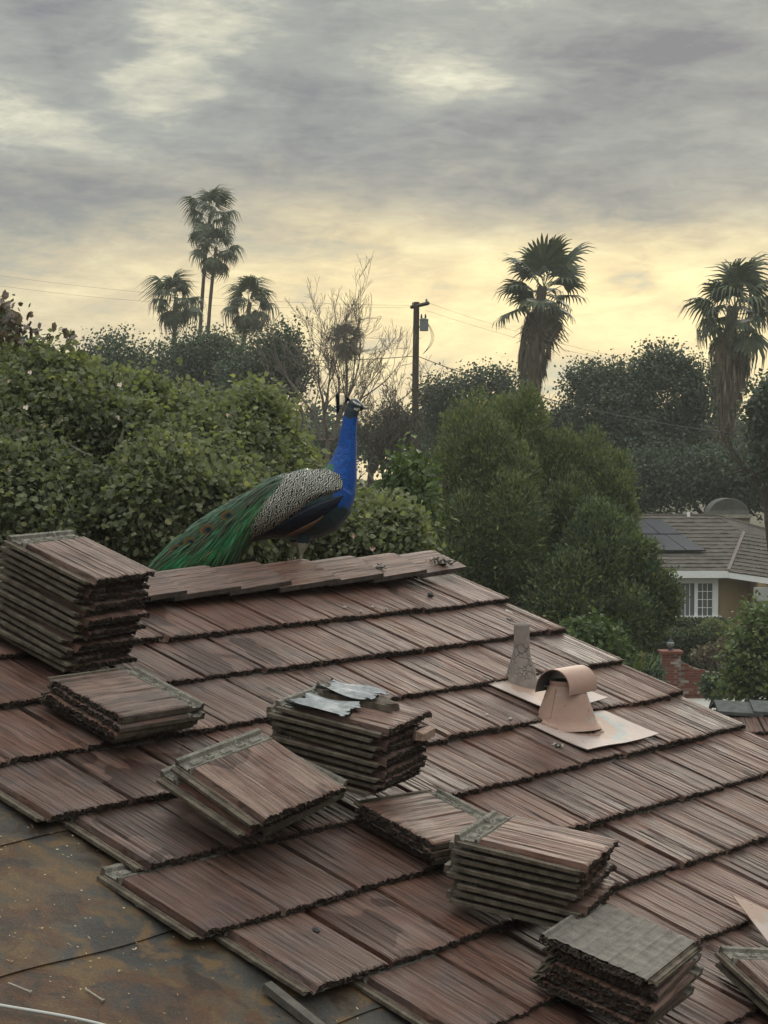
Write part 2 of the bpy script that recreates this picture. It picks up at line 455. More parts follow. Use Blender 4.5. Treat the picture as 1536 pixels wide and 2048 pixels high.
M_PALM = leaf_mat('palm_frond', [(0.0, (0.032, 0.047, 0.032)), (0.6, (0.058, 0.076, 0.044)), (1.0, (0.10, 0.115, 0.060))], 0.15)
M_SKIRT = leaf_mat('dead_frond', [(0.0, (0.075, 0.060, 0.042)), (0.6, (0.145, 0.118, 0.082)), (1.0, (0.235, 0.195, 0.140))], 0.1, 0.8, 0.1)
M_BRIGHT = leaf_mat('fresh_leaf', [(0.0, (0.042, 0.066, 0.026)), (0.5, (0.085, 0.122, 0.045)), (1.0, (0.18, 0.215, 0.085))], 0.3)
M_HEDGE = leaf_mat('hedge_leaf', [(0.0, (0.018, 0.030, 0.014)), (0.6, (0.040, 0.058, 0.025)), (1.0, (0.085, 0.105, 0.042))], 0.15)
M_PLUME = leaf_mat('dry_plume', [(0.0, (0.22, 0.19, 0.10)), (1.0, (0.52, 0.45, 0.30))], 0.3)
M_FLOWER = leaf_mat('pale_pink_petal', [(0.0, (0.55, 0.28, 0.27)), (0.5, (0.66, 0.44, 0.40)), (1.0, (0.80, 0.72, 0.62))], 0.25)
M_BARK = simple('bark', (0.085, 0.066, 0.050), 0.9, 0.4, 40.0, bump=0.01)
M_TWIG = simple('bare_twig', (0.225, 0.19, 0.162), 0.9, 0.3, 30.0)
M_TRUNKP = simple('palm_trunk', (0.13, 0.10, 0.075), 0.9, 0.35, 14.0, bump=0.02)
M_GALV = simple('galvanised_metal', (0.20, 0.19, 0.18), 0.55, 0.3, 30.0, metal=0.4)
# ------------------------------------------------------------------ our house: the tiled roof
E_X, W_T, L_T, T_T = 0.343, 0.334, 0.430, 0.022
_a, _rp = 0.673557758, 0.372637977
RR = np.array([math.sin(_a), math.cos(_a), 0.0])                       # along the ridge, to the right and away
SS = np.array([math.cos(_a) * math.cos(_rp), -math.sin(_a) * math.cos(_rp), -math.sin(_rp)])   # down the slope
NN = np.cross(RR, -SS)
P00 = C0 + np.array([0.628480672, 9.26159475, -0.718913004])
def RP(u, v, h=0.0):
    return P00 - u * RR + v * E_X * SS + h * NN
BASIS = np.stack([RR, -SS, NN], 1)
def rotm(ax, ang):
    return np.array(Matrix.Rotation(ang, 3, ax))
def place(o, origin, M):
    m4 = Matrix.Identity(4)
    for i in range(3):
        for j in range(3):
            m4[i][j] = float(M[i, j])
        m4[i][3] = float(origin[i])
    o.matrix_world = m4
    o.matrix_basis = m4
def groove_field(rng, w=W_T, n=26, deep=2):
    gs = []
    for k in range(n):
        gs.append((rng.uniform(0, w), rng.normal(0, 0.012), rng.uniform(0.0014, 0.0036), rng.uniform(0.0008, 0.0024), rng.uniform(0, 6.28), rng.uniform(0.001, 0.004)))
    xs = [0.06 + rng.uniform(-0.02, 0.02), 0.19 + rng.uniform(-0.07, 0.07)][:deep]
    for x in xs:
        gs.append((x, rng.normal(0, 0.008), rng.uniform(0.003, 0.0055), rng.uniform(0.0025, 0.006), rng.uniform(0, 6.28), 0.003))
    seam = True
    gs.append((w, 0.0, 0.004, 0.006, 0.0, 0.0))
    steps = [(rng.uniform(0.03, w - 0.03), rng.uniform(-0.0022, 0.0022)) for _ in range(5)]
    def h(x, y):
        z = 0.0 * x
        for x0, sl, wd, dp, ph, wob in gs:
            c = x0 + sl * (y - 0.2) + wob * np.sin(9 * y + ph)
            z = z - dp * np.exp(-((x - c) / wd) ** 2)
        for x0, d in steps:
            z = z + d * np.tanh((x - x0) * 300) * 0.5
        return z - 0.0195 * (1 - np.clip((x - 0.009) / 0.004, 0, 1))
    return h
HEAD_Y = 0.352
def tile_mesh(seed, w=W_T, name='roof_tile'):
    rng = np.random.default_rng(seed)
    nx = 74
    xs = np.concatenate([[0, 0.0045, 0.009, 0.0135], np.linspace(0.018, w, nx - 4)])
    ys = np.concatenate([[0.0, 0.006, 0.016], np.linspace(0.04, HEAD_Y - 0.004, 11), np.linspace(HEAD_Y, L_T, 17)])
    X, Y = np.meshgrid(xs, ys)
    h = groove_field(rng, w)
    Z = T_T + 0.003 + h(X, Y)
    # ragged butt
    rag = np.convolve(rng.normal(0, 1, nx + 8), np.ones(5) / 5, 'valid')[:nx] * 0.0055 + rng.normal(0, 0.0018, nx)
    fall = np.exp(-Y / 0.02)
    Yd = Y + rag[None] * fall
    Z = Z - np.exp(-Y / 0.007) * np.abs(rng.normal(0, 0.0035, X.shape))
    # bare head: sunk bed, two ribs, blocks and nail bosses
    hd = Y >= HEAD_Y - 1e-6
    rough = rng.normal(0, 0.0009, X.shape)
    bed = T_T - 0.009 + rough
    def bar(c, wd): return np.abs(Y - c) < wd
    zb = bed.copy()
    zb = np.where(bar(0.360, 0.0062), T_T + 0.001 + rough, zb)
    zb = np.where(bar(0.422, 0.0085), T_T + 0.002 + rough, zb)
    for bx in (0.045, 0.165, 0.285):
        zb = np.where((np.abs(X - bx * w / W_T) < 0.021) & (np.abs(Y - 0.383) < 0.012), T_T + 0.0005 + rough, zb)
    for bx in (0.105, 0.228):
        d = np.hypot(X - bx * w / W_T, (Y - 0.394) * 1.0)
        zb = np.where(d < 0.017, T_T - 0.002, zb); zb = np.where(d < 0.007, T_T - 0.014, zb)
    zb = np.where(bar(0.4025, 0.003), T_T - 0.012, zb)
    Z = np.where(hd, zb, Z)
    mb = MB()
    top = np.stack([X, Yd, Z], -1)
    ny = len(ys)
    mi = []
    for i in range(ny - 1):
        for j in range(nx - 1):
            mi.append(4 if ys[i] >= HEAD_Y - 0.004 else 0)
    G = top.reshape(-1, 3)
    Fc = [(i*nx+j, i*nx+j+1, (i+1)*nx+j+1, (i+1)*nx+j) for i in range(ny - 1) for j in range(nx - 1)]
    mb.add(G, Fc, mi)
    # butt face: crumbling
    lev = 5
    Bf = np.zeros((lev, nx, 3))
    for k in range(lev):
        f = k / (lev - 1)
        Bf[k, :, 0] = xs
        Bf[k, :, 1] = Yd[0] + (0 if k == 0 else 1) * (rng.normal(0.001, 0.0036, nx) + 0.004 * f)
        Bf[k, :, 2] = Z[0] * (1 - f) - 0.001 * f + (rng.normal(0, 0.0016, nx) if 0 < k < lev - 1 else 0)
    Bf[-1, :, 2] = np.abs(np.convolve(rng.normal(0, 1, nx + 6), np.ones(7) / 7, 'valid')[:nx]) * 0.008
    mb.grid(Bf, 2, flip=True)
    # right side, head side, underside
    R_ = np.stack([top[:, -1], np.stack([np.full(ny, w), Yd[:, -1], np.zeros(ny)], 1)], 0)
    mb.grid(R_, 1, flip=True)
    Hs = np.stack([top[-1], np.stack([xs, np.full(nx, L_T), np.zeros(nx)], 1)], 0)
    mb.grid(Hs, 1)
    ug = np.linspace(0, w, 41); vg = np.linspace(0.004, L_T, 8)
    UX, UY = np.meshgrid(ug, vg)
    UZ = np.where((UX > w * 0.88) & (UX < w * 0.96), 0.007, 0.0) - 0.003 * np.cos(UX / w * 6.28 * 4) ** 8 + rng.normal(0, 0.0006, UX.shape)
    UZ[:, 0] = 0; UZ[:, -1] = 0
    mb.grid(np.stack([UX, UY, UZ], -1), 3, flip=True)
    Ls = np.stack([top[:, 0], np.stack([np.zeros(ny), Yd[:, 0], np.zeros(ny)], 1)], 0)
    mb.grid(Ls, 1)
    # interlocking lip on the left: channel with a small rib
    prof = [(-0.032, 0.0), (-0.032, 0.011), (-0.025, 0.0125), (-0.021, 0.0125), (-0.0185, 0.007), (-0.012, 0.007), (-0.010, 0.0105), (-0.006, 0.0105), (-0.003, 0.006), (0.0005, 0.006), (0.0005, 0.0)]
    ly = np.linspace(0.012, L_T - 0.02, 12)
    LG = np.array([[(x, y + (0.004 * rng.normal() if yi == 0 else 0), z + rng.normal(0, 0.0004)) for x, z in prof] for yi, y in enumerate(ly)])
    mb.grid(LG, 1, flip=False)
    for row, fl in ((LG[0], False), (LG[-1], True)):
        mb.add(row, [tuple(range(len(row)))[::-1] if fl else tuple(range(len(row)))], 1)
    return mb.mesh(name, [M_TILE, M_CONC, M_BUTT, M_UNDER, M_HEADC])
TILE_VARS = [tile_mesh(100 + k) for k in range(12)]

house = empty('tiled_house', (float(RP(0, 11)[0]), float(RP(0, 11)[1]), 0.0))
tag(house, 'house whose brown shake tile roof fills the foreground, partly stripped', 'house')
bpy.context.view_layer.update()
def under(o, parent):
    """parent keeping world placement"""
    o.parent = parent
    o.matrix_parent_inverse = parent.matrix_world.inverted() if parent.type == 'EMPTY' else Matrix.Identity(4)
    return o
V_RIDGE, V_EAVE, U_END = -1.40, 11.0, 6.2
DECK_H = -0.060
def slab(name, pts_top, thick, nrm, mats):
    mb = MB()
    T = np.array(pts_top); B_ = T - np.asarray(nrm) * thick
    n_ = len(T)
    fs = [tuple(range(n_)), tuple(range(2 * n_ - 1, n_ - 1, -1))]
    fs += [(i, i + n_, (i + 1) % n_ + n_, (i + 1) % n_) for i in range(n_)]
    mb.add(np.concatenate([T, B_]), fs)
    return mb.mesh(name, mats)
roof = link(bpy.data.objects.new('roof', slab('roof', [RP(U_END, V_EAVE, DECK_H - .006), RP(0.02, V_EAVE, DECK_H - .006), RP(0.02, V_RIDGE, DECK_H - .006), RP(U_END, V_RIDGE, DECK_H - .006)], 0.03, NN, [M_FELT])))
under(roof, house)
# far slope behind the ridge
HX = np.array([SS[0], SS[1], 0]); HX = unit(HX)
SB = -HX * math.cos(_rp) + np.array([0, 0, -math.sin(_rp)])
NB = np.cross(SB, RR); NB = NB if NB[2] > 0 else -NB
rb0, rb1 = RP(U_END, V_RIDGE, DECK_H - .006), RP(0.02, V_RIDGE, DECK_H - .006)
mbk = MB(); mbk.add([rb0 + SB * .002, rb1 + SB * .002, rb1 + SB * 4, rb0 + SB * 4, rb0 + SB * .002 - NB * .03, rb1 + SB * .002 - NB * .03, rb1 + SB * 4 - NB * .03, rb0 + SB * 4 - NB * .03], [(0,1,2,3),(7,6,5,4),(0,4,5,1),(1,5,6,2),(2,6,7,3),(3,7,4,0)])
under(mbk.build('rear_roof_slope', M_FELT), house)
# wall and rake board
zlow = float(RP(0, V_EAVE, DECK_H)[2])
pa, pb = RP(0.35, V_EAVE - 1.2, 0), RP(U_END - .3, V_EAVE - 1.2, 0)
pc, pd = RP(U_END - .3, V_RIDGE, 0) + SB * 3.6, RP(0.35, V_RIDGE, 0) + SB * 3.6
mw = MB(); ring = np.array([pa, pb, pc, pd]); lo = ring.copy(); lo[:, 2] = 0; hi = ring.copy(); hi[:, 2] = [zlow + .02] * 4
mw.add(np.concatenate([lo, hi]), [(0,1,5,4),(1,2,6,5),(2,3,7,6),(3,0,4,7)])
under(mw.build('wall', M_STUCCO), house)
mr = MB()
A0, A1 = RP(0.0, V_RIDGE, DECK_H - .012), RP(0.0, V_EAVE, DECK_H - .012)
mr.add([A0, A1, A1 + RR * .025, A0 + RR * .025, A0 - [0, 0, .18], A1 - [0, 0, .18], A1 + RR * .025 - [0, 0, .18], A0 + RR * .025 - [0, 0, .18]], [(0,1,2,3),(7,6,5,4),(0,4,5,1),(1,5,6,2),(2,6,7,3),(3,7,4,0)])
under(mr.build('rake_board', M_WOOD), house)

# felt sheets, each lapped over the one below
rngr = np.random.default_rng(5)
def felt_sheet(v0, v1, k):
    nu = 60
    us = np.linspace(U_END - .01, 2.2, nu)
    rows = []
    for fv in np.linspace(0, 1, 5):
        vv = v0 + (v1 - v0) * fv
        rows.append([RP(u, vv + (0.02 * math.sin(u * 9 + k) * (fv == 1)), DECK_H + 0.0005 + 0.0055 * fv + 0.0022 * math.sin(u * 5.1 + 3 * k) * math.sin(fv * 3.1) ** 2) for u in us])
    P = np.array(rows)
    mb = MB(); mb.grid(P, 0, flip=True)
    edge = np.stack([P[-1], P[-1] - NN * 0.0055], 0)
    mb.grid(edge, 0, flip=True)
    o = mb.build('felt_sheet', M_FELT)
    o['kind'] = 'structure' if False else ''
    del o['kind']
    return under(o, roof)
for k, (v0, v1) in enumerate([(-1.3, 0.2), (0.12, 1.7), (1.62, 3.06), (2.98, 4.70), (4.62, 6.3), (6.22, 7.9), (7.82, 9.5), (9.42, 10.98)]):
    felt_sheet(v0, v1, k)

TILT = (T_T + 0.004) / E_X
MB_TILT = BASIS @ rotm('X', -TILT)
trng = random.Random(11)
def lay_tile(u_left, v, width=W_T):
    o = bpy.data.objects.new('roof_tile', TILE_VARS[trng.randrange(12)])
    M = MB_TILT @ rotm('Z', math.radians(trng.gauss(0, 0.35))) @ rotm('Y', math.radians(trng.gauss(0, 0.25)))
    if abs(width - W_T) > 1e-4:
        M = M @ np.diag([width / W_T, 1, 1])
    org = RP(u_left + trng.gauss(0, .0015), v + trng.gauss(0, .012), 0) - NN * (T_T + 0.003) + NN * trng.gauss(0, .001)
    place(o, org, M)
    link(o)
    o.color = (1.0 if trng.random() < 0.3 else trng.random() * 0.35, trng.random() * 0.14, trng.random() * 0.10, 1)
    o.parent = roof
    return o
LEFT_END = {0: 5.9, 1: 5.9, 2: 5.9, 3: 3.82, 4: 3.71, 5: 3.82, 6: 3.71, 7: 3.62, 8: 3.6, 9: 3.6, 10: 3.6, 11: 3.6}
for v in range(0, 11):
    ph = (0.43 if v % 2 else 0.11) * W_T
    end = LEFT_END[v]
    u = ph
    if v % 2:
        lay_tile(ph, v, ph - 0.004)
        u = ph
    else:
        lay_tile(ph + W_T, v, W_T + ph - 0.004)
        u = ph + W_T
    while u + W_T <= end + 0.12:
        u += W_T
        lay_tile(u, v)

# ridge caps
def cap_mesh(seed):
    rng = np.random.default_rng(seed)
    hw = 0.232
    qs = np.concatenate([np.linspace(-hw, -0.012, 30), [0.0], np.linspace(0.012, hw, 40)])
    ys = np.concatenate([np.linspace(0, 0.385, 16), [0.395, 0.402]])
    h = groove_field(rng, 0.5, 34, 2)
    Q, Y = np.meshgrid(qs, ys)
    xx = Q * math.cos(_rp)
    edge = np.convolve(rng.normal(0, 1, len(ys) + 4), np.ones(3) / 3, 'valid')[:len(ys)] * 0.003
    xx = xx + np.where(np.abs(Q) > hw * .98, np.sign(Q) * edge[:, None], 0)
    zz = -np.abs(Q) * math.sin(_rp) + 0.008 * np.exp(-(Q / 0.02) ** 2) * -1 + h(Q + 0.25, Y)
    rag = np.convolve(rng.normal(0, 1, len(qs) + 4), np.ones(5) / 5, 'valid') * 0.007
    Yr = Y + np.where(Y > 0.39, rag[None], 0)
    top = np.stack([xx, Yr, zz], -1)
    bot = top.copy(); bot[..., 2] -= 0.021
    mb = MB(); mb.grid(top, 0, flip=True); mb.grid(bot, 3)
    mb.grid(np.stack([top[:, -1], bot[:, -1]], 0), 2, flip=True)
    mb.grid(np.stack([top[:, 0], bot[:, 0]], 0), 2)
    mb.grid(np.stack([top[-1], bot[-1]], 0), 2)
    mb.grid(np.stack([top[0], bot[0]], 0), 2, flip=True)
    # fix winding: top grid rows run along y, columns along x
    return mb.mesh('ridge_cap', [M_TILE, M_CONC, M_BUTT, M_UNDER])
CAPS = [cap_mesh(300 + k) for k in range(6)]
UPV = np.array([0, 0, 1.0])
CAP_B = np.stack([HX, RR, UPV], 1)
for i in range(17):
    u0 = 0.47 + 0.325 * i
    o = bpy.data.objects.new('ridge_cap', CAPS[i % 6])
    M = CAP_B @ rotm('X', 0.050) @ rotm('Z', math.radians(trng.gauss(0, .7))) @ rotm('Y', math.radians(trng.gauss(0, .6)))
    place(o, RP(u0, V_RIDGE, 0) + UPV * 0.040, M)
    link(o); o.parent = roof
    o.color = (trng.random() * .5, trng.random() * .25, .15, 1)

# ------------------------------------------------------------------ loose tiles, each a thing of its own
ORD = ['topmost', 'second', 'third', 'fourth', 'fifth', 'sixth', 'seventh', 'eighth', 'ninth', 'tenth', 'eleventh', 'twelfth', 'thirteenth', 'fourteenth']
def loose_tile(center, M, var, label, group, colr):
    o = bpy.data.objects.new('loose_roof_tile', TILE_VARS[var])
    org = center - M @ np.array([W_T / 2 - .015, L_T / 2, T_T + .003])
    place(o, org, M); link(o)
    o.color = colr
    tag(o, label, 'roof tile', group, 'thing')
    return o
def stack(u, v, h, yaw, tx, ty, count, where, group, flip_top=False, dz=0.0256, jit=0.010, top_col=(0, .9, .5, 1), labels=None, yaws=None, yawj=2.0, seed=1, offs=None):
    rg = random.Random(seed)
    T0 = BASIS @ rotm('X', math.radians(tx)) @ rotm('Y', math.radians(ty))
    nz = T0[:, 2]
    for i in range(count):
        yw = math.radians(yaw + (0 if i == 0 else rg.gauss(0, yawj)) + (yaws[i] if yaws else 0))
        M = T0 @ rotm('Z', yw)
        c = RP(u, v, h) - nz * (dz * i)
        if i:
            c = c + M[:, 0] * rg.gauss(0, jit) + M[:, 1] * rg.gauss(0, jit * 1.2)
        if offs and i in offs:
            c = c + M[:, 0] * offs[i][0] + M[:, 1] * offs[i][1]
        if flip_top and i == 0:
            M = M @ np.diag([-1.0, 1.0, -1.0]); c = c - nz * (T_T + .003)
        lab = (labels or {}).get(i)
        if lab is None:
            lab = ('topmost brown roof tile of %s' % where) if i == 0 else ('%s roof tile from the top of %s' % (ORD[i], where) if i < count - 1 else 'bottom roof tile of %s' % where)
        cl = top_col if i == 0 else (rg.random() * .8, rg.random() * .4, .3, 1)
        loose_tile(c, M, rg.randrange(12), lab, group, cl)
stack(2.944, -0.005, .375, 6.3, -1.9, .4, 14, 'the tall stack at the left edge', 'tiles of the tall left stack', seed=3, jit=.013, top_col=(.5, .75, .4, 1))
stack(3.109, 1.585, .112, -85, -2.2, 1.9, 4, 'the low stack before the tall stack', 'tiles of the low stack by the tall left stack', seed=4, yawj=2.5, top_col=(.7, .5, .3, 1))
stack(3.25, 3.80, .205, -6.0, -4.0, -14, 2, 'the tilted pair left of the central stack', 'tilted tiles left of the central stack', seed=5, dz=.036, top_col=(1, 1, .6, 1), yaws=[0, 2], offs={0: (-.012, 0), 1: (-.055, .035)},
      labels={0: 'tilted tile with grey head and dark stain, left of the central stack', 1: 'tile lying just under the tilted stained tile'})
stack(3.06, 3.46, .098, -84, -3, -7, 3, 'the props under the tilted stained tile', 'tiles propping the tilted tile', seed=6, top_col=(.8, .1, 0, 1))
stack(2.64, 3.32, .283, 12, -11, -1.7, 9, 'the central stack with torn membrane', 'tiles of the central stack', seed=7, jit=.014, top_col=(0, .6, .5, 1),
      labels={0: 'tile under the torn grey membrane, topmost of the central stack'})
stack(2.59, 4.53, .083, -92, -4.5, 1.4, 3, 'the low stack between the central and right stacks', 'tiles of the low middle stack', seed=8, top_col=(.6, .8, .3, 1))
stack(2.73, 5.90, .270, 15, -12.5, -0.6, 8, 'the leaning stack right of centre', 'tiles of the leaning right stack', seed=15, jit=.009, yawj=1.3, top_col=(0, .3, .4, 1))
stack(2.84, 7.20, .192, -79, -5.0, 1.5, 5, 'the bottom right stack', 'tiles of the bottom right stack', seed=10, flip_top=True, jit=.015, dz=.034,
      labels={0: 'upside-down grey tile lying on the bottom right stack'})
stack(2.22, 8.12, .078, -24, -1.5, 1.5, 2, 'x', 'tiles cut by the right bottom corner', seed=12, top_col=(0, .2, .4, 1), dz=.034,
      labels={0: 'upper grey-headed tile cut off by the right edge at the bottom corner', 1: 'lower grey-headed tile cut off by the right edge at the bottom corner'})
stack(3.62, -0.02, .060, 2, 0, 0, 2, 'x', 'tiles at the left frame edge', seed=13,
      labels={0: 'upper grey tile corner poking in at the left edge beside the tall stack', 1: 'lower grey tile corner poking in at the left edge beside the tall stack'})

# ------------------------------------------------------------------ small things on the roof
def tile_basis(yaw=0.0):
    return MB_TILT @ rotm('Z', yaw)
def h_at(v):
    """height of the laid tile surface at slope position v"""
    fr = math.ceil(v - 1e-6) - v
    return -TILT * fr * E_X
# torn membrane on the central stack
def rag_sheet(name, w, l, seed, mat, label, cat, origin, M, amp=0.012, thick=0.003):
    rng = np.random.default_rng(seed)
    nx, ny = 26, 12
    xs, ys = np.linspace(0, 1, nx), np.linspace(0, 1, ny)
    e0 = np.convolve(rng.uniform(0, 1, nx + 2), np.ones(3) / 3, 'valid') * .30
    e1 = 1 - np.convolve(rng.uniform(0, 1, nx + 2), np.ones(3) / 3, 'valid') * .34
    P = np.zeros((nx, ny, 3))
    for i in range(nx):
        for j in range(ny):
            yy = e0[i] + (e1[i] - e0[i]) * ys[j]
            P[i, j] = (xs[i] * w + (rng.normal(0, .006) if j in (0, ny - 1) else 0), yy * l, amp * (math.sin(xs[i] * 9 + seed) * math.cos(yy * 5 + seed) + 0.7 * abs(ys[j] - .5) ** 2 * 4 * math.sin(xs[i] * 17 + seed)) + amp * 1.3)
    Pb = P.copy(); Pb[..., 2] -= thick
    mb = MB(); mb.grid(P, 0, flip=True); mb.grid(Pb, 1)
    mb.grid(np.stack([P[:, 0], Pb[:, 0]], 0), 1); mb.grid(np.stack([P[:, -1], Pb[:, -1]], 0), 1, flip=True)
    o = mb.build(name, [mat, M_FOILD])
    place(o, origin, M)
    return tag(o, label, cat)
T4 = BASIS @ rotm('X', math.radians(-11)) @ rotm('Y', math.radians(-1.7)) @ rotm('Z', math.radians(12))
c4 = RP(2.64, 3.32, .283)
rag_sheet('torn_membrane', .16, .30, 3, M_FOIL, 'torn pale membrane strip along the front of the central stack', 'membrane', c4 + T4 @ np.array([-.17, -.10, .000]), T4 @ rotm('Z', .06))
rag_sheet('torn_membrane', .145, .26, 8, M_FOIL, 'torn pale membrane lying on the broken tile piece, central stack', 'membrane', c4 + T4 @ np.array([.0, -.09, .026]), T4 @ rotm('Z', .05), amp=.008)
def shard(name, seed, size, mat, origin, M, label, cat, group=None, n=9):
    rng = np.random.default_rng(seed)
    a = np.sort(rng.uniform(0, 2 * np.pi, n))
    rr = rng.uniform(.7, 1.1, n)
    top = np.stack([np.cos(a) * rr * size[0] / 2, np.sin(a) * rr * size[1] / 2, size[2] * rng.uniform(.8, 1.1, n)], 1)
    bot = top * [1.05, 1.05, 0]
    mb = MB(); mb.add(np.concatenate([top, bot]), [tuple(range(n)), tuple(range(2 * n - 1, n - 1, -1))] + [(i, i + n, (i + 1) % n + n, (i + 1) % n) for i in range(n)])
    o = mb.build(name, mat)
    place(o, origin, M)
    return tag(o, label, cat, group)
shard('tile_fragment', 21, (.17, .34, .022), M_CONC, c4 + T4 @ np.array([.075, .03, .002]), T4, 'broken grey tile piece between membrane strips on the central stack', 'tile piece', n=12)
shard('tile_fragment', 22, (.13, .05, .030), M_PINKBREAK, c4 + T4 @ np.array([.11, -.232, -.078]), T4, 'freshly broken pinkish tile piece sticking out of the central stack', 'tile piece', n=14)
# batten end at the bottom edge
mb = MB(); mb.box((-.016, -.15, 0), (.016, .15, .022))
o = mb.build('wood_batten', M_WOOD); place(o, RP(3.79, 6.15, DECK_H + .008), BASIS @ rotm('Z', .05) @ rotm('X', .06)); tag(o, 'short dark wood batten end on the felt at the bottom', 'batten')
# nails on the felt
for (a, b), lab in zip([((3.846, 4.295), (3.816, 4.453)), ((4.451, 4.794), (4.422, 4.958)), ((4.274, 5.097), (4.265, 5.274))],
                       ['pale nail on the felt under the left tile edge', 'nail on the felt nearest the left edge', 'nail on the felt right of the leftmost nail']):
    p0, p1 = RP(*a, DECK_H + .010), RP(*b, DECK_H + .010)
    d = unit(p1 - p0)
    root = empty('roofing_nail', p0)
    tag(root, lab, 'nail', 'nails on the felt')
    bpy.context.view_layer.update()
    m1 = MB(); m1.tube([p0 - p0, p1 - p0], .0026, 6); m1.build('shank', M_STEEL, root)
    m2 = MB(); m2.tube([p1 - p0, p1 - p0 + d * .003], .006, 8); m2.build('nail_head', M_STEEL, root)
# sawdust, chips and straw strewn over the felt: nobody could count it
lrng = np.random.default_rng(88); nl = 900
lu, lv = lrng.uniform(3.55, 5.0, nl), lrng.uniform(1.8, 6.6, nl)
keep = (np.sin(lu * 5.3 + lv * 1.7) * np.cos(lv * 2.1 - lu * 3.0) + lrng.normal(0, .6, nl)) > -.1
PL = np.array([RP(a_, b_, DECK_H + .009) for a_, b_ in zip(lu[keep], lv[keep])]); nl = len(PL)
AL = (lrng.normal(0, 1, (nl, 2)) @ np.stack([RR, SS])); AL = unit(AL) * (lrng.gamma(1.6, .0042, nl)[:, None] + .002)
BL = unit(np.cross(AL, NN)) * lrng.uniform(.0012, .0036, nl)[:, None]
M_LITTER = leaf_mat('sawdust', [(0, (.05, .035, .025)), (.35, (.20, .14, .08)), (1, (.55, .44, .30))], .0, .9, .1)
lit = link(bpy.data.objects.new('sawdust_litter', poly_mesh('sawdust_litter', leaf_verts(PL, AL, BL, LEAF_DIAMOND), 4, M_LITTER, lrng.uniform(0, 1, nl))))
tag(lit, 'pale sawdust and splinters strewn over the bare felt', 'litter', kind='stuff')
# white cord
pts = [RP(4.9, 4.1, DECK_H + .02) ]
for k in range(15):
    f = k / 14
    pts.append(RP(4.60 - .27 * f, 4.85 + .75 * f + .02 * math.sin(f * 5), DECK_H + .012 + .008 * math.sin(f * 3)))
mb = MB(); mb.tube(pts, .0045, 8); tag(mb.build('white_cord', M_CORD, smooth=True), 'thin white cord lying on the felt in the bottom left corner', 'cord')
# stones, chips and debris
def lump(name, seed, size, mat, origin, label, cat, group=None, parent=None, n=(7, 10)):
    rng = np.random.default_rng(seed)
    mb = MB(); a, b = n
    P = np.zeros((a, b + 1, 3))
    for i in range(a):
        th = math.pi * i / (a - 1)
        for j in range(b):
            r = 1 + rng.normal(0, .12)
            P[i, j] = (math.sin(th) * math.cos(2 * math.pi * j / b) * r * size[0] / 2, math.sin(th) * math.sin(2 * math.pi * j / b) * r * size[1] / 2, -math.cos(th) * size[2] / 2 * r + size[2] / 2)
        P[i, b] = P[i, 0]
    mb.grid(P)
    o = mb.build(name, mat, parent)
    place(o, origin, BASIS)
    if label: tag(o, label, cat, group)
    return o
lump('stone', 31, (.020, .026, .012), M_STONE, RP(3.448, 5.319, h_at(5.319) - .002), 'small dark stone on a laid tile left of the leaning stack', 'stone')
lump('stone', 32, (.034, .030, .022), M_STONE, RP(.51, -.364, h_at(-.364) - .003), 'dark pebble on the top tile course right of the peacock', 'stone')
CH = [((1.178, -.267), 'leftmost'), ((1.135, -.09), 'second from left'), ((1.013, -.192), 'third from left'), ((.958, -.087), 'rightmost')]
for k, ((u, v), nm) in enumerate(CH):
    lump('pale_chip', 40 + k, (.017, .014, .010), M_CHIP, RP(u, v, h_at(v) - .001), '%s of the four white chips on the top tile course' % nm, 'chip', 'white chips on the tiles', n=(5, 7))
for k, ((u, v), nm) in enumerate([((1.419, 2.695), 'left'), ((1.343, 2.882), 'right')]):
    lump('pale_chip', 50 + k, (.020, .015, .011), M_CHIP, RP(u, v, h_at(v) - .001), '%s of two white chips on the tiles left of the roof vent' % nm, 'chip', 'white chips on the tiles', n=(5, 7))
def clump(seed, size, n, origin, label, mat=M_DEBRIS, mat2=M_CHIP):
    root = empty('debris_clump', origin)
    tag(root, label, 'debris')
    rng = np.random.default_rng(seed)
    mb = MB()
    for k in range(n):
        c = rng.normal(0, 1, 3) * np.array(size) * .33; c[2] = abs(c[2])
        d = rand_dirs(rng, 1)[0] * rng.uniform(.006, .026); d[2] *= .5
        mb.tube([c - d, c, c + d + rng.normal(0, .003, 3)], [.001, rng.uniform(.002, .006), .001], 5, mi=0 if rng.uniform() < .72 else 1)
    mb.build('dry_litter', [mat, mat2], root)
clump(61, (.10, .06, .035), 90, RP(.20, -.95, .055), 'pale dry debris clump on the end of the ridge')
clump(62, (.035, .03, .025), 28, RP(.66, -.98, .052), 'small dry leaf clump on the ridge caps')
clump(63, (.03, .02, .012), 22, RP(1.32, 3.55, h_at(3.55) + .002), 'tiny tuft of debris beside the vent flashing')
lump('bark_chip', 64, (.022, .055, .008), M_STONE, RP(.26, .55, h_at(.55) - .001), 'dark bark sliver on the right end of the second course', 'chip')
lump('bark_chip', 65, (.018, .045, .008), M_CHIP, RP(.15, -.02 + .30, h_at(.28) - .001), 'pale sliver near the right roof edge', 'chip')

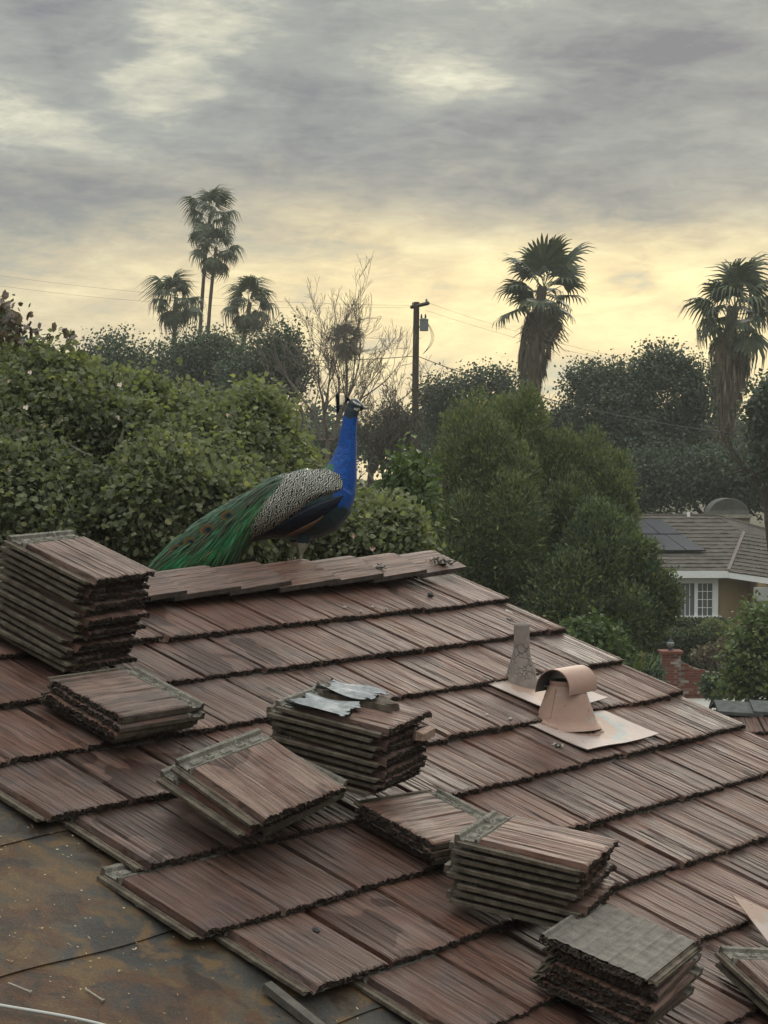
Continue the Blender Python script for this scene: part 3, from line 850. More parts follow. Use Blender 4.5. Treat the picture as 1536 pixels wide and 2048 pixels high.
# plumbing vent pipe with mastic cone
fl_n = NN
def flat_sheet(name, u0, u1, v0, v1, hfun, mat, parent, thick=.0035, yaw=0.0, seed=0):
    rng = np.random.default_rng(seed)
    uc, vc = (u0 + u1) / 2, (v0 + v1) / 2
    nx, ny = 14, 12
    P = np.zeros((ny, nx, 3))
    for i, fv in enumerate(np.linspace(0, 1, ny)):
        for j, fu in enumerate(np.linspace(0, 1, nx)):
            u, v = u0 + (u1 - u0) * fu, v0 + (v1 - v0) * fv
            du, dv = (u - uc), (v - vc) * E_X
            u2 = uc + du * math.cos(yaw) - dv * math.sin(yaw); v2 = vc + (du * math.sin(yaw) + dv * math.cos(yaw)) / E_X
            P[i, j] = RP(u2, v2, hfun(v) + .004 * math.sin(u * 11 + seed) * math.sin(v * 3) + .008 * (fv ** 6) * abs(fu - .5) * 2)
    org = RP(uc, vc, hfun(vc))
    Pl = (P - org) @ BASIS
    Pb = Pl.copy(); Pb[..., 2] -= thick
    mb = MB(); mb.grid(Pl, 0); mb.grid(Pb, 0, flip=True)
    mb.grid(np.stack([Pl[-1], Pb[-1]], 0), 0); mb.grid(np.stack([Pl[0], Pb[0]], 0), 0, flip=True)
    mb.grid(np.stack([Pl[:, 0], Pb[:, 0]], 0), 0); mb.grid(np.stack([Pl[:, -1], Pb[:, -1]], 0), 0, flip=True)
    o = mb.build(name, mat, smooth=False)
    place(o, org, BASIS)
    return under(o, parent)
pb_ = RP(.89, 2.10, -.02)
pipe = empty('vent_pipe', pb_); tag(pipe, 'grey plumbing vent pipe with cracked mastic cone behind the hooded vent', 'vent pipe')
bpy.context.view_layer.update()
flat_sheet('flashing', .62, 1.09, 1.96, 2.90, lambda v: -TILT * E_X * (3 - v) + .012, M_FLASH, pipe, seed=2)
mb = MB()
prof = [(.075, -.03), (.070, .012), (.064, .03), (.058, .055), (.050, .08), (.042, .11), (.036, .14), (.034, .17), (.0335, .25), (.033, .262), (.029, .262), (.0285, .15)]
rngp = np.random.default_rng(4)
a = np.linspace(0, 2 * np.pi, 25)
G = np.array([[(r * (1 + (.05 * rngp.normal() if .02 < z < .15 else 0)) * math.cos(t), r * (1 + (.05 * rngp.normal() if .02 < z < .15 else 0)) * math.sin(t), z) for t in a[:-1]] for r, z in prof])
G = np.concatenate([G, G[:, :1]], 1)
mb.grid(G, 0)
o = mb.build('mastic_pipe', M_PIPE, pipe, smooth=True)
# hooded vent
vb = RP(1.045, 3.13, -.020)
vent = empty('roof_vent', vb); tag(vent, 'salmon painted metal roof vent with half-barrel hood on a square flashing', 'roof vent')
bpy.context.view_layer.update()
flat_sheet('flashing', .70, 1.255, 2.62, 3.84, lambda v: -TILT * E_X * (4 - v) + .014 if v > 2.98 else -TILT * E_X * (4 - v) + .006, M_FLASH, vent, seed=5)
mb = MB(); mb.lathe([(.152, -.008), (.140, .004), (.128, .016), (.120, .035), (.104, .08), (.090, .12), (.078, .15), (.072, .165)], (0, 0, 0), 32)
mb.build('cone', M_VENT, vent, smooth=True)
# lumpy sealant where the cone meets the flashing
rgs = np.random.default_rng(66)
ringp = []
for t_ in np.linspace(-1.75, 1.75, 30):
    q_ = (HX * math.cos(t_) + RR * math.sin(t_)) * (.136 + rgs.normal(0, .004))
    q_ = q_ + UPV * (.010 - (q_ @ np.array([SS[0], SS[1], 0])) * .36)
    ringp.append(q_)
mb = MB(); mb.tube(ringp, [.012 + abs(rgs.normal(0, .004)) for _ in ringp], 7, caps=False); mb.build('sealant_bead', M_VENT, vent, smooth=True)
mb = MB(); mb.tube([RR * -.118 + UPV * .04, RR * -.100 + UPV * .09, RR * -.078 + UPV * .155], [.004, .004, .004], 5); mb.build('cone_seam', M_VENT, vent)
mb = MB(); mb.lathe([(.069, .09), (.069, .15), (.069, .185)], (0, 0, 0), 28); mb.lathe([(.0665, .185), (.0665, -.25), (0.001, -.25)], (0, 0, 0), 28, 1)
mb.build('throat', [M_VENT, M_GALV], vent, smooth=True)
hood = MB()
Rh, Lh = .086, .205
th = np.linspace(math.radians(-8), math.radians(188), 26)
ax = np.linspace(-Lh / 2, Lh / 2, 6)
Po = np.array([[HX * Rh * math.cos(t) + UPV * (.150 + Rh * 1.02 * max(math.sin(t), -.2)) + RR * (s_ + .012 * math.sin(t)) for t in th] for s_ in ax])
Pi = np.array([[HX * (Rh - .004) * math.cos(t) + UPV * (.150 + (Rh - .004) * 1.02 * max(math.sin(t), -.2)) + RR * (s_ + .012 * math.sin(t)) for t in th] for s_ in ax])
hood.grid(Po, 0, flip=True); hood.grid(Pi, 1)
for a_, b_, fl in ((Po[0], Pi[0], False), (Po[-1], Pi[-1], True), (Po[:, 0], Pi[:, 0], True), (Po[:, -1], Pi[:, -1], False)):
    hood.grid(np.stack([a_, b_], 0), 0, flip=fl)
hood.build('hood', [M_VENT, M_GALV], vent, smooth=True)
for sg in (-1, 1):
    mb = MB(); mb.tube([HX * sg * .084 + UPV * .157 + RR * -.04, HX * sg * .062 + UPV * .157 + RR * -.04], .004, 6); mb.build('rivet', M_STEEL, vent)
# loose salmon sheet at the right edge
mb = MB()
S_ = np.array([[0, 0, 0.02], [.147, -.317, .012], [-.042, -.612, .01], [-.189, -.295, .004]])
o = mb.add(np.concatenate([S_, S_ - [0, 0, .003]]), [(3, 2, 1, 0), (4, 5, 6, 7), (0, 1, 5, 4), (1, 2, 6, 5), (2, 3, 7, 6), (3, 0, 4, 7)]).build('metal_flashing_sheet', M_FLASH)
place(o, RP(1.83, 6.78, .03), BASIS); tag(o, 'loose salmon painted metal sheet corner at the right edge', 'metal sheet')
# ------------------------------------------------------------------ the peacock on the ridge
BS = 431.8
BY = 8.80
bird_o = at(600, 1113, BY)
bird = empty('peacock', bird_o)
tag(bird, 'blue peacock standing on the roof ridge with its green train trailing left', 'peacock')
bpy.context.view_layer.update()
def bp(px, py, y=0.0):
    return np.array([(px - 600) / BS, y, (1113 - py) / BS])
def loft(mb, rings, sides=24, mi=0):
    """rings: (center, half depth along y, half height in the normal direction, tangent)"""
    cs = np.array([r[0] for r in rings]); tg = unit(np.gradient(cs, axis=0))
    a = np.linspace(0, 2 * np.pi, sides, endpoint=False)
    V = []
    for (c, ry, rz), t in zip(rings, tg):
        nrm = np.cross(np.array([0, 1.0, 0]), t); nrm = -nrm / (np.linalg.norm(nrm) + 1e-9)
        V.append(c + np.cos(a)[:, None] * np.array([0, 1.0, 0]) * ry + np.sin(a)[:, None] * nrm * rz)
    V = np.concatenate(V); n = len(rings); Fc = []
    for i in range(n - 1):
        for k in range(sides):
            k2 = (k + 1) % sides
            Fc.append((i*sides+k, i*sides+k2, (i+1)*sides+k2, (i+1)*sides+k))
    Fc.append(tuple(range(sides))[::-1]); Fc.append(tuple(range((n-1)*sides, n*sides)))
    mb.add(V, Fc, mi)
P_ = 1 / BS
mb = MB()
body = [(470,1080,6,5),(495,1062,24,20),(525,1042,44,38),(555,1028,58,54),(590,1017,68,67),(620,1008,72,72),(645,998,70,70),(664,986,62,56),(678,968,50,40)]
loft(mb, [(bp(x, y), ry * P_, rz * P_) for x, y, ry, rz in body])
neck = [(655,1000,52,52),(674,972,43,42),(683,945,35,32.5),(689,920,28.5,25.5),(694,895,22,20),(696,870,18.5,17.5),(698.5,850,16,15.5),(701,834,14.5,14.5),(704,822,14,14),(708,812,12,12)]
loft(mb, [(bp(x, y), ry * P_, rz * P_) for x, y, ry, rz in neck])
head = [(696,808,5,6),(702,809,12,12),(710,811,14,14.5),(717,813,12,11.5),(723,814.5,8,7.5),(727,815.5,5,4.5),(732,817,3,2.8),(737,819.5,.9,.9)]
loft(mb, [(bp(x, y), ry * P_, rz * P_) for x, y, ry, rz in head])
# thighs, shanks and toes
for sgn, ox in ((-1, 0), (1, -20)):
    y0 = sgn * .055
    th_ = [(bp(610 + ox, 1060, y0), .042, .042), (bp(608 + ox, 1080, y0), .032, .032), (bp(605 + ox, 1095, y0), .021 if sgn < 0 else .009, .021 if sgn < 0 else .009), (bp(604 + ox, 1106, y0), .0095, .009), (bp(603 + ox, 1112, y0), .0075, .0075), (bp(602 + ox, 1128, y0), .0075, .0075)]
    loft(mb, th_, 12)
    ft = bp(602 + ox, 1127, y0)
    for ang, ln in ((0, .075), (.55, .066), (-.55, .066), (math.pi, .034)):
        d = np.array([math.cos(ang), math.sin(ang), 0])
        mb.tube([ft, ft + d * ln * .5 + [0, 0, .004], ft + d * ln - [0, 0, .003]], [.0065, .0058, .004], 8)
tmp = mb.build('tmp_body', simple('bird_tmp', (.1, .1, .1)))
rm = tmp.modifiers.new('r', 'REMESH'); rm.mode = 'VOXEL'; rm.voxel_size = .0046; rm.use_smooth_shade = True
sm = tmp.modifiers.new('s', 'SMOOTH'); sm.factor = .5; sm.iterations = 5
dg = bpy.context.evaluated_depsgraph_get()
bme = bpy.data.meshes.new_from_object(tmp.evaluated_get(dg))
bpy.data.objects.remove(tmp)
def feather_mat(name, c1, c2, scale=60.0, rough=.45, sheen=.3, stretch=(1, 1, 1), spec=.5, edge=None):
    m, n = new_mat(name)
    t = n.add('TexCoord')
    p = n.vmath('MULTIPLY', t.outputs['Object'], stretch)
    nz = n.noise(p, scale, 4.0, .6); v = n.add('TexVoronoi', {'Vector': p, 'Scale': scale * 1.6})
    f = n.math('ADD', n.math('MULTIPLY', nz.outputs[0], .7), n.math('MULTIPLY', v.outputs['Distance'], .5))
    c = n.ramp(f, [(.3, c1), (.75, c2)])
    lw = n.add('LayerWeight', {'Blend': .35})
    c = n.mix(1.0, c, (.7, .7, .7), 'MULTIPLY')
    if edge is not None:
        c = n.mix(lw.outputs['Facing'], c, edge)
    b = n.add('BsdfPrincipled', {'Base Color': c, 'Roughness': rough, 'Specular IOR Level': spec, 'Sheen Weight': sheen, 'Sheen Tint': (*c2, 1)})
    n.set(b, 'Normal', n.add('Bump', {'Height': f, 'Distance': .004, 'Strength': .7}))
    n.add('OutputMaterial', {'Surface': b})
    return m
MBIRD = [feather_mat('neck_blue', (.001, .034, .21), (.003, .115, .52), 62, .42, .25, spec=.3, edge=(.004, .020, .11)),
         feather_mat('breast_dark_teal', (.003, .010, .022), (.006, .045, .060), 90, .45, .3),
         feather_mat('head_dark', (.004, .010, .022), (.008, .030, .050), 160),
         feather_mat('white_skin', (.55, .55, .48), (.72, .72, .66), 60, .7, 0),
         feather_mat('beak_horn', (.10, .10, .09), (.22, .21, .18), 60, .5, 0),
         feather_mat('leg_buff', (.24, .215, .16), (.46, .43, .35), 80, .8, 0),
         feather_mat('back_green', (.004, .05, .028), (.012, .16, .075), 120, .42, .4)]
for m in MBIRD: bme.materials.append(m) if False else None
bme.materials.clear()
for m in MBIRD: bme.materials.append(m)
nc = len(bme.polygons)
cen = np.zeros(nc * 3, np.float32); bme.polygons.foreach_get('center', cen); cen = cen.reshape(-1, 3)
pxs, pys, yy = cen[:, 0] * BS + 600, 1113 - cen[:, 2] * BS, cen[:, 1]
mi = np.ones(nc, np.int32)
mi[(pys < 985 + (pxs - 690) * .2) & (pxs > 640)] = 0
brd = (pys - 985) + np.sin(pxs * .35) * 6
mi[(pxs > 668) & (pys < 1012 + np.sin(pxs * .5) * 4)] = 0
mi[(pys < 958) & (pys > 928) & (pxs < 668)] = 6
mi[pxs < 600] = np.where(pys[pxs < 600] < 1010, 6, 1)
mi[(pys < 836 + np.sin(yy * 300) * 2) & (pxs > 690)] = 2
mi[(pys < 833) & (pxs > 712) & (pxs <= 726)] = 2
up_patch = (np.abs((pys - 806.5) - (pxs - 713) * .55) < 1.9) & (pxs > 706) & (pxs < 722)
lo_patch = (np.abs((pys - 818.5) - (pxs - 713) * .15) < 2.7) & (pxs > 708) & (pxs < 720)
mi[(up_patch | lo_patch) & (np.abs(yy) > .010)] = 3
mi[pxs > 726.5] = np.where(pys[pxs > 726.5] < 835, 4, mi[pxs > 726.5])
mi[(pys > 1085) & (pys < 1200) & (pxs > 570) & (pxs < 625)] = 5
mi[(pys > 1090) & (pxs < 570)] = 1
bme.polygons.foreach_set('material_index', mi)
bme.polygons.foreach_set('use_smooth', np.ones(nc, bool))
bme.name = 'body'
bodyo = link(bpy.data.objects.new('body', bme), bird)
bv = BVHTree.FromPolygons([tuple(v.co) for v in bme.vertices], [tuple(p.vertices) for p in bme.polygons])
def side_y(x, z, sgn):
    hit = bv.ray_cast(Vector((x, sgn * 1.0, z)), Vector((0, -sgn, 0)))
    return hit[0].y if hit[0] is not None else None
def curve(pts, n):
    pts = np.array(pts, float)
    d = np.r_[0, np.cumsum(np.linalg.norm(np.diff(pts, axis=0), axis=1))]
    # smooth (Catmull-Rom) resampling
    t = np.linspace(0, d[-1], n); out = np.zeros((n, 2))
    for k in range(2):
        m = np.gradient(pts[:, k], d)
        idx = np.clip(np.searchsorted(d, t) - 1, 0, len(d) - 2); h = d[idx + 1] - d[idx]; s = (t - d[idx]) / h
        out[:, k] = ((2*s**3-3*s**2+1)*pts[idx, k] + (s**3-2*s**2+s)*h*m[idx] + (-2*s**3+3*s**2)*pts[idx+1, k] + (s**3-s**2)*h*m[idx+1])
    return out
def wing_patch(name, upper, lower, lift, mat, parent, sgn, nu=46, nv=22, bulge=.006, seed=0):
    rng = np.random.default_rng(seed)
    U, Lw_ = curve(upper, nu), curve(lower, nu)
    P = np.zeros((nu, nv, 3))
    for i in range(nu):
        last = None
        for j in range(nv):
            f = j / (nv - 1)
            q = U[i] * (1 - f) + Lw_[i] * f
            x, z = (q[0] - 600) / BS, (1113 - q[1]) / BS
            ys = side_y(x, z, sgn)
            P[i, j] = (x, np.nan if ys is None else ys, z)
    # fill misses from neighbours and smooth the depth so the wing lies as one panel
    Yd = P[..., 1]
    base = sgn * .07
    for it in range(60):
        nanm = np.isnan(Yd)
        if not nanm.any(): break
        Yp = np.pad(Yd, 1, constant_values=np.nan)
        nb = np.stack([Yp[:-2, 1:-1], Yp[2:, 1:-1], Yp[1:-1, :-2], Yp[1:-1, 2:]])
        cnt = (~np.isnan(nb)).sum(0); mean = np.nansum(nb, 0) / np.maximum(cnt, 1)
        Yd = np.where(nanm & (cnt > 0), mean, Yd)
    Yd = np.where(np.isnan(Yd), base, Yd)
    for it in range(10):
        Yp = np.pad(Yd, 1, mode='edge')
        av = (Yp[:-2, 1:-1] + Yp[2:, 1:-1] + Yp[1:-1, :-2] + Yp[1:-1, 2:]) / 4
        Yd = av if it % 2 else np.where(sgn * av > sgn * Yd, av, Yd)
    fu = np.linspace(0, 1, nu)[:, None]; fv = np.linspace(0, 1, nv)[None]
    edge = np.minimum(1, np.minimum(np.minimum(fu, 1 - fu) * 9, np.minimum(fv, 1 - fv) * 6)) ** .5
    Yd = Yd + sgn * (lift * edge + bulge * np.sin(np.pi * fv) * np.sin(np.pi * fu) - .003)
    P[..., 1] = Yd
    In = P.copy(); In[..., 1] -= sgn * .012
    mb = MB(); mb.grid(P, 0, flip=(sgn > 0)); mb.grid(In, 0, flip=(sgn < 0))
    for a_, b_ in ((P[0], In[0]), (P[-1], In[-1]), (P[:, 0], In[:, 0]), (P[:, -1], In[:, -1])):
        mb.grid(np.stack([a_, b_], 0), 0)
    return mb.build(name, mat, parent, smooth=True)
def barred_mat():
    m, n = new_mat('barred_feather')
    t = n.add('TexCoord'); p = t.outputs['Object']
    # fine wavy black bars running across the feathers
    rot = n.add('VectorRotate', {'Vector': p, 'Angle': math.radians(-26)}, rotation_type='Y_AXIS')
    nz = n.noise(n.vmath('MULTIPLY', rot, (1, 0.2, 1)), 34.0, 3.0, .55)
    q = n.vmath('ADD', rot, n.vmath('MULTIPLY', n.vmath('SUBTRACT', nz.outputs['Color'], (.5, .5, .5)), (.040, 0, .012)))
    s = n.add('SeparateXYZ', {0: q})
    wv = n.math('SINE', n.math('ADD', n.math('MULTIPLY', s.outputs[0], 600.0), n.math('MULTIPLY', n.math('SINE', n.math('MULTIPLY', s.outputs[2], 300.0)), 1.5)))
    gr = n.noise(p, 300.0, 2.0, .6)
    f = n.math('ADD', wv, n.math('MULTIPLY', n.math('SUBTRACT', gr.outputs[0], .5), 1.1))
    c = n.ramp(n.math('ADD', n.math('MULTIPLY', f, .5), .5), [(.40, (.008, .009, .008)), (.55, (.17, .16, .135)), (.78, (.50, .48, .41))])
    finish(n, c, .6, f, .002, .5, spec=.3)
    return m
M_BARRED = barred_mat()
M_WINGD = feather_mat('wing_blue_black', (.002, .003, .007), (.006, .014, .034), 46, .5, .15, (.3, 1, 1), spec=.3)
M_COPPER = feather_mat('primary_copper', (.10, .048, .026), (.21, .11, .062), 60, .6, .1, (.25, 1, 1))
for sgn in (-1, 1):
    wing_patch('lower_wing', [(690, 988), (650, 998), (610, 1015), (560, 1045), (515, 1070), (478, 1085)], [(676, 1010), (652, 1030), (620, 1050), (580, 1068), (535, 1078), (480, 1087)], .012, M_WINGD, bird, sgn, seed=2)
    wing_patch('scapular_plumage', [(684, 950), (662, 940), (628, 938), (590, 942), (550, 956), (520, 985), (498, 1030), (474, 1080)], [(687, 975), (672, 984), (650, 990), (625, 1002), (598, 1024), (560, 1050), (520, 1070), (474, 1085)], .024, M_BARRED, bird, sgn, seed=1)
    wing_patch('copper_primaries', [(653, 1024), (640, 1034), (615, 1046), (595, 1057), (570, 1070)], [(651, 1029), (638, 1042), (618, 1056), (598, 1066), (568, 1074)], .018, M_COPPER, bird, sgn, nu=24, nv=8, bulge=.003, seed=3)
# eye
for sgn in (-1, 1):
    e = lump('eye', 71, (.008, .008, .008), simple('eye_black', (.01, .008, .006), .15, spec=.8), (0, 0, 0), None, None, parent=bird, n=(8, 12))
    e.matrix_basis = Matrix.Translation(Vector(bp(713.5, 811.5, sgn * .031)) - Vector((0, 0, .004)))
# crest: thin shafts with small fan tips
mb = MB(); rngc = np.random.default_rng(9)
for k in range(16):
    f = k / 15 - .5
    root = bp(701, 799, f * .008)
    tip = bp(679 - abs(f) * 2, 806 + f * 30, f * .030)
    mid = (root + tip) / 2 + np.array([0, 0, .008])
    mb.tube([root, mid, tip], [.0010, .0008, .0008], 5)
    d = unit(tip - mid)
    a_ = np.array([0, .004, 0]); up_ = np.array([-.35, 0, 1.0]) * .005
    for q in range(3):
        off = d * q * .004
        mb.add([tip - d * .003 + off, tip + off + up_ * .9, tip + d * .014 + off, tip + off - up_ * .9], [(0, 1, 2, 3)])
        mb.add([tip - d * .003 + off, tip + off + a_, tip + d * .014 + off, tip + off - a_], [(0, 1, 2, 3)])
mb.build('crest', feather_mat('crest_dark', (.006, .012, .035), (.01, .03, .10), 100), bird)
# train: a closed shell of overlapping feathers plus loose barbs
rngt = np.random.default_rng(12)
top_e = curve([(570, 945), (530, 962), (500, 980), (460, 1002), (420, 1025), (380, 1053), (345, 1083), (318, 1112), (300, 1140)], 40)
bot_e = curve([(545, 1015), (515, 1050), (495, 1080), (478, 1105), (455, 1128), (425, 1142), (390, 1148), (345, 1150), (300, 1146)], 40)
nv = 24
TG = np.zeros((40, nv * 2, 3))
for i in range(40):
    f = i / 39
    wd = (.105 * (1 - f * .45)) if f < .96 else .03
    for j in range(nv * 2):
        # closed ring: near side then far side
        a_ = 2 * np.pi * j / (nv * 2)
        g = .5 - .5 * math.cos(a_)
        q = top_e[i] * (1 - g) + bot_e[i] * g
        TG[i, j] = bp(q[0], q[1], -math.sin(a_) * wd * (1 + .06 * math.sin(j * 2.3 + i)))
mb = MB(); TG2 = np.concatenate([TG, TG[:, :1]], 1); mb.grid(TG2, 0)
mb.add(TG[-1], [tuple(range(nv * 2))]); mb.add(TG[0], [tuple(range(nv * 2))[::-1]])
M_TRAIN = feather_mat('train_green', (.006, .022, .012), (.012, .085, .040), 42, .45, .4, (.6, 1, 1))
train = mb.build('train', M_TRAIN, bird, smooth=True)
def barb_mat():
    m, n = new_mat('train_barb')
    a = n.add('Attribute', attribute_name='tint')
    c = n.ramp(a.outputs['Fac'], [(0, (.014, .020, .010)), (.3, (.055, .068, .028)), (.5, (.016, .115, .040)), (.8, (.020, .27, .105)), (1, (.16, .17, .060))])
    b = n.add('BsdfPrincipled', {'Base Color': c, 'Roughness': .42, 'Specular IOR Level': .5})
    n.add('OutputMaterial', {'Surface': b})
    return m
M_BARB = barb_mat()
NB_ = 7000
iu = rngt.uniform(0, 38.5, NB_); a_ = rngt.uniform(0, 2 * np.pi, NB_)
i0 = iu.astype(int); fr = (iu - i0)[:, None]; jj = (a_ / (2 * np.pi) * nv * 2).astype(int) % (nv * 2)
Pb = TG[i0, jj] * (1 - fr) + TG[np.minimum(i0 + 1, 39), jj] * fr
dirx = unit(TG[np.minimum(i0 + 2, 39), jj] - TG[np.maximum(i0 - 2, 0), jj])
outw = np.stack([np.zeros(NB_), -np.sin(a_), np.cos(a_) * .6], 1)
drop = np.stack([np.zeros(NB_), np.zeros(NB_), np.full(NB_, -1.0)], 1)
wdr = rngt.uniform(.12, .75, NB_)[:, None]
A_ = unit(dirx * (1.05 - wdr * .55) + drop * wdr * .75 + rngt.normal(0, .055, (NB_, 3)) + outw * .10) * rngt.uniform(.05, .15, NB_)[:, None]
Bw = unit(np.cross(A_, outw + rngt.normal(0, .2, (NB_, 3)))) * rngt.uniform(.0012, .0030, NB_)[:, None]
pxb = Pb[:, 0] * BS + 600; pyb = 1113 - Pb[:, 2] * BS
gband = np.clip(np.interp(iu, [0, 40], [0, 1]), 0, 1)
low = .5 - .5 * np.cos(a_)
tint = np.clip(.22 + .56 * np.exp(-((low - .60) / .17) ** 2) + .15 * np.exp(-((low) / .12) ** 2) + rngt.normal(0, .20, NB_), 0, 1)
Vb = leaf_verts(Pb + outw * .004, A_, Bw, LEAF_DIAMOND)
tr2 = link(bpy.data.objects.new('train_barbs', poly_mesh('train_barbs', Vb, 4, M_BARB, tint)), train)
# eye spots on the near side of the train
def disc(mb, c, ax, ay, r, mi, n=18):
    a = np.linspace(0, 2 * np.pi, n, endpoint=False)
    mb.add([c + ax * math.cos(t) * r + ay * math.sin(t) * r * .72 for t in a], [tuple(range(n))], mi)
EYES = [(459, 1030, .034), (418, 1058, .036), (383, 1082, .030), (367, 1064, .016), (355, 1096, .026), (497, 1012, .020)]
ME = [simple('ocellus_bronze', (.26, .19, .075), .5, .2, 90), simple('ocellus_copper', (.20, .095, .035), .5, .2, 90), simple('ocellus_teal', (.01, .11, .13), .35, .2, 90), simple('ocellus_blue', (.006, .012, .05), .35, .2, 90)]
tb = BVHTree.FromPolygons([tuple(v.co) for v in train.data.vertices], [tuple(p.vertices) for p in train.data.polygons])
for ex, ey, er in EYES:
    q = bp(ex, ey)
    hit = tb.ray_cast(Vector((q[0], -1, q[2])), Vector((0, 1, 0)))
    y_ = (hit[0].y if hit[0] else -.06) - .010
    axx, ayy = unit([-.93, 0, -.28]), unit([-.28, -.15, .93])
    mb = MB(); c = np.array([q[0], y_, q[2]])
    nrm_ = np.cross(axx, ayy); nrm_ = nrm_ if nrm_[1] < 0 else -nrm_
    disc(mb, c, axx, ayy, er, 0); disc(mb, c + nrm_ * .0015, axx, ayy, er * .66, 1); disc(mb, c + nrm_ * .003 - axx * er * .1, axx, ayy, er * .46, 2); disc(mb, c + nrm_ * .0045 - axx * er * .14, axx, ayy, er * .28, 3)
    mb.build('eyespot', ME, train)
# ------------------------------------------------------------------ vegetation
def px_lobe(px, py, Y, rx, ry, rd):
    s = F_PX / Y
    return (at(px, py, Y), np.array([rx / s, rd, ry / s]))
def lobe_points(lobes, n, rng, shell=.45, lump_amp=.14):
    vol = np.array([l[1][0] * l[1][2] + l[1][1] * l[1][2] for l in lobes]); vol /= vol.sum()
    idx = rng.choice(len(lobes), n, p=vol)
    d = rand_dirs(rng, n)
    c = np.array([lobes[i][0] for i in idx]); r = np.array([lobes[i][1] for i in idx])
    ph = idx[:, None] * 1.7
    lum = 1 + lump_amp * (np.sin(d[:, :1] * 7 + ph) * np.cos(d[:, 2:] * 6 + ph * 2) + .7 * np.sin(d[:, 1:2] * 11 + d[:, 2:] * 9 + ph))
    rad = (1 - shell * rng.uniform(0, 1, (n, 1)) ** 1.3) * lum
    return c + d * r * rad, d, rad
def sublobes(lobes, k, frac, seed, tall=1.0, out=.82):
    rng = np.random.default_rng(seed); res = [(c, r * .94) for c, r in lobes]
    for c, r in lobes:
        d = rand_dirs(rng, k); d[:, 1] = -np.abs(d[:, 1]) * rng.choice([1, 1, -1], k)
        for q in d:
            f = frac * rng.uniform(.7, 1.25); m = min(r[0], r[1] * 1.2)
            res.append((c + q * r * out, np.array([m * f, m * f, m * f * tall])))
    return res
def crown(name, parent, lobes, clusters, per, spread, size, mat, seed, shape=LEAF_OVAL, aspect=.5, mode='leaf', shell=.45, fold=.35, tint_mu=.45, tint_sd=.22, lump_amp=.14):
    rng = np.random.default_rng(seed)
    P, d, rad = lobe_points(lobes, clusters, rng, shell, lump_amp)
    ct = np.clip(rng.normal(tint_mu, tint_sd, clusters), 0, 1)
    P2 = np.repeat(P, per, 0); d2 = np.repeat(d, per, 0); t2 = np.repeat(ct, per)
    n = len(P2)
    P2 = P2 + rng.normal(0, 1, (n, 3)) * spread
    sz = size * rng.uniform(.65, 1.3, n)[:, None]
    if mode == 'leaf':
        A = unit(rng.normal(0, 1, (n, 3)) + d2 * .6 + [0, 0, -.15]) * sz
        nrm = unit(rng.normal(0, .75, (n, 3)) + d2 * .5 + [0, -.25, .75])
        B = unit(np.cross(nrm, A)) * sz * aspect
    else:   # upright sprays
        A = unit(rng.normal(0, .38, (n, 3)) + d2 * .8 + [0, 0, .55]) * sz
        B = unit(np.cross(A, d2 + rng.normal(0, .5, (n, 3)))) * sz * aspect
    tint = np.clip(t2 + rng.normal(0, .14, n), 0, 1)
    V = leaf_verts(P2, A, B, shape, fold)
    o = bpy.data.objects.new(name, poly_mesh(name, V, len(shape), mat, tint))
    return link(o, parent)
def grow(base, d, length, rad, depth, rng, segs, tips, spread=.5, ratio=.72, nb=(2, 3), up=.10, steps=3, rr=.62, gmin=.004):
    p = np.array(base, float); d = unit(d)
    r = rad
    for s in range(steps):
        d2 = unit(d + rng.normal(0, .12, 3) + [0, 0, up * .4])
        q = p + d2 * length / steps
        r2 = max(gmin, r - (rad - rad * rr) / steps)
        segs.append((p, q, r, r2)); p, d, r = q, d2, r2
        if depth > 0 and s < steps - 1 and rng.uniform() < .55:
            side = unit(d + rng.normal(0, spread * 1.3, 3))
            grow(p, side, length * ratio * rng.uniform(.55, .9), r * .55, depth - 1, rng, segs, tips, spread, ratio, nb, up, steps, rr, gmin)
    if depth <= 0:
        tips.append(p); return
    for k in range(rng.integers(nb[0], nb[1] + 1)):
        grow(p, unit(d + rng.normal(0, spread, 3) + [0, 0, up]), length * ratio * rng.uniform(.75, 1.15), r * rng.uniform(.6, .85), depth - 1, rng, segs, tips, spread, ratio, nb, up, steps, rr, gmin)
def trunk_part(parent, base, top, rad, seed, lobes, mat=None, name='trunk', depth=3, sides=6, spread=.55):
    """tapered trunk with limbs reaching into every lobe"""
    rng = np.random.default_rng(seed); segs, tips = [], []
    base, top = np.array(base, float), np.array(top, float)
    n = 7
    pts = [base + (top - base) * k / (n - 1) + rng.normal(0, rad * .5, 3) * (0 < k < n - 1) for k in range(n)]
    rs = np.linspace(rad, rad * .6, n)
    for k in range(n - 1): segs.append((pts[k], pts[k + 1], rs[k], rs[k + 1]))
    for c, r in lobes[:14]:
        st = pts[rng.integers(n // 2, n)]
        v = c - st; L_ = np.linalg.norm(v)
        grow(st, v, L_ * .44, rad * .5, depth, rng, segs, tips, spread, .62)
    o = link(bpy.data.objects.new(name, tubes_mesh(name, segs, mat or M_BARK, sides)), parent)
    return o, tips
def tree(name, label, cat, lobes, base, clusters, per, spread, size, mat, seed, rad=.2, group=None, bark=None, **kw):
    root = empty(name, base)
    tag(root, label, cat, group)
    bpy.context.view_layer.update()
    inv = root.matrix_world.inverted()
    cen = np.mean([l[0] for l in lobes], 0)
    lowz = min(l[0][2] - l[1][2] for l in lobes)
    o, tips = trunk_part(root, base, [cen[0], cen[1], max(base[2] + .4, lowz * .4 + cen[2] * .6)], rad, seed, lobes, bark)
    o.matrix_parent_inverse = inv
    c = crown('crown', root, lobes, clusters, per, spread, size, mat, seed + 1, **kw)
    c.matrix_parent_inverse = inv
    return root
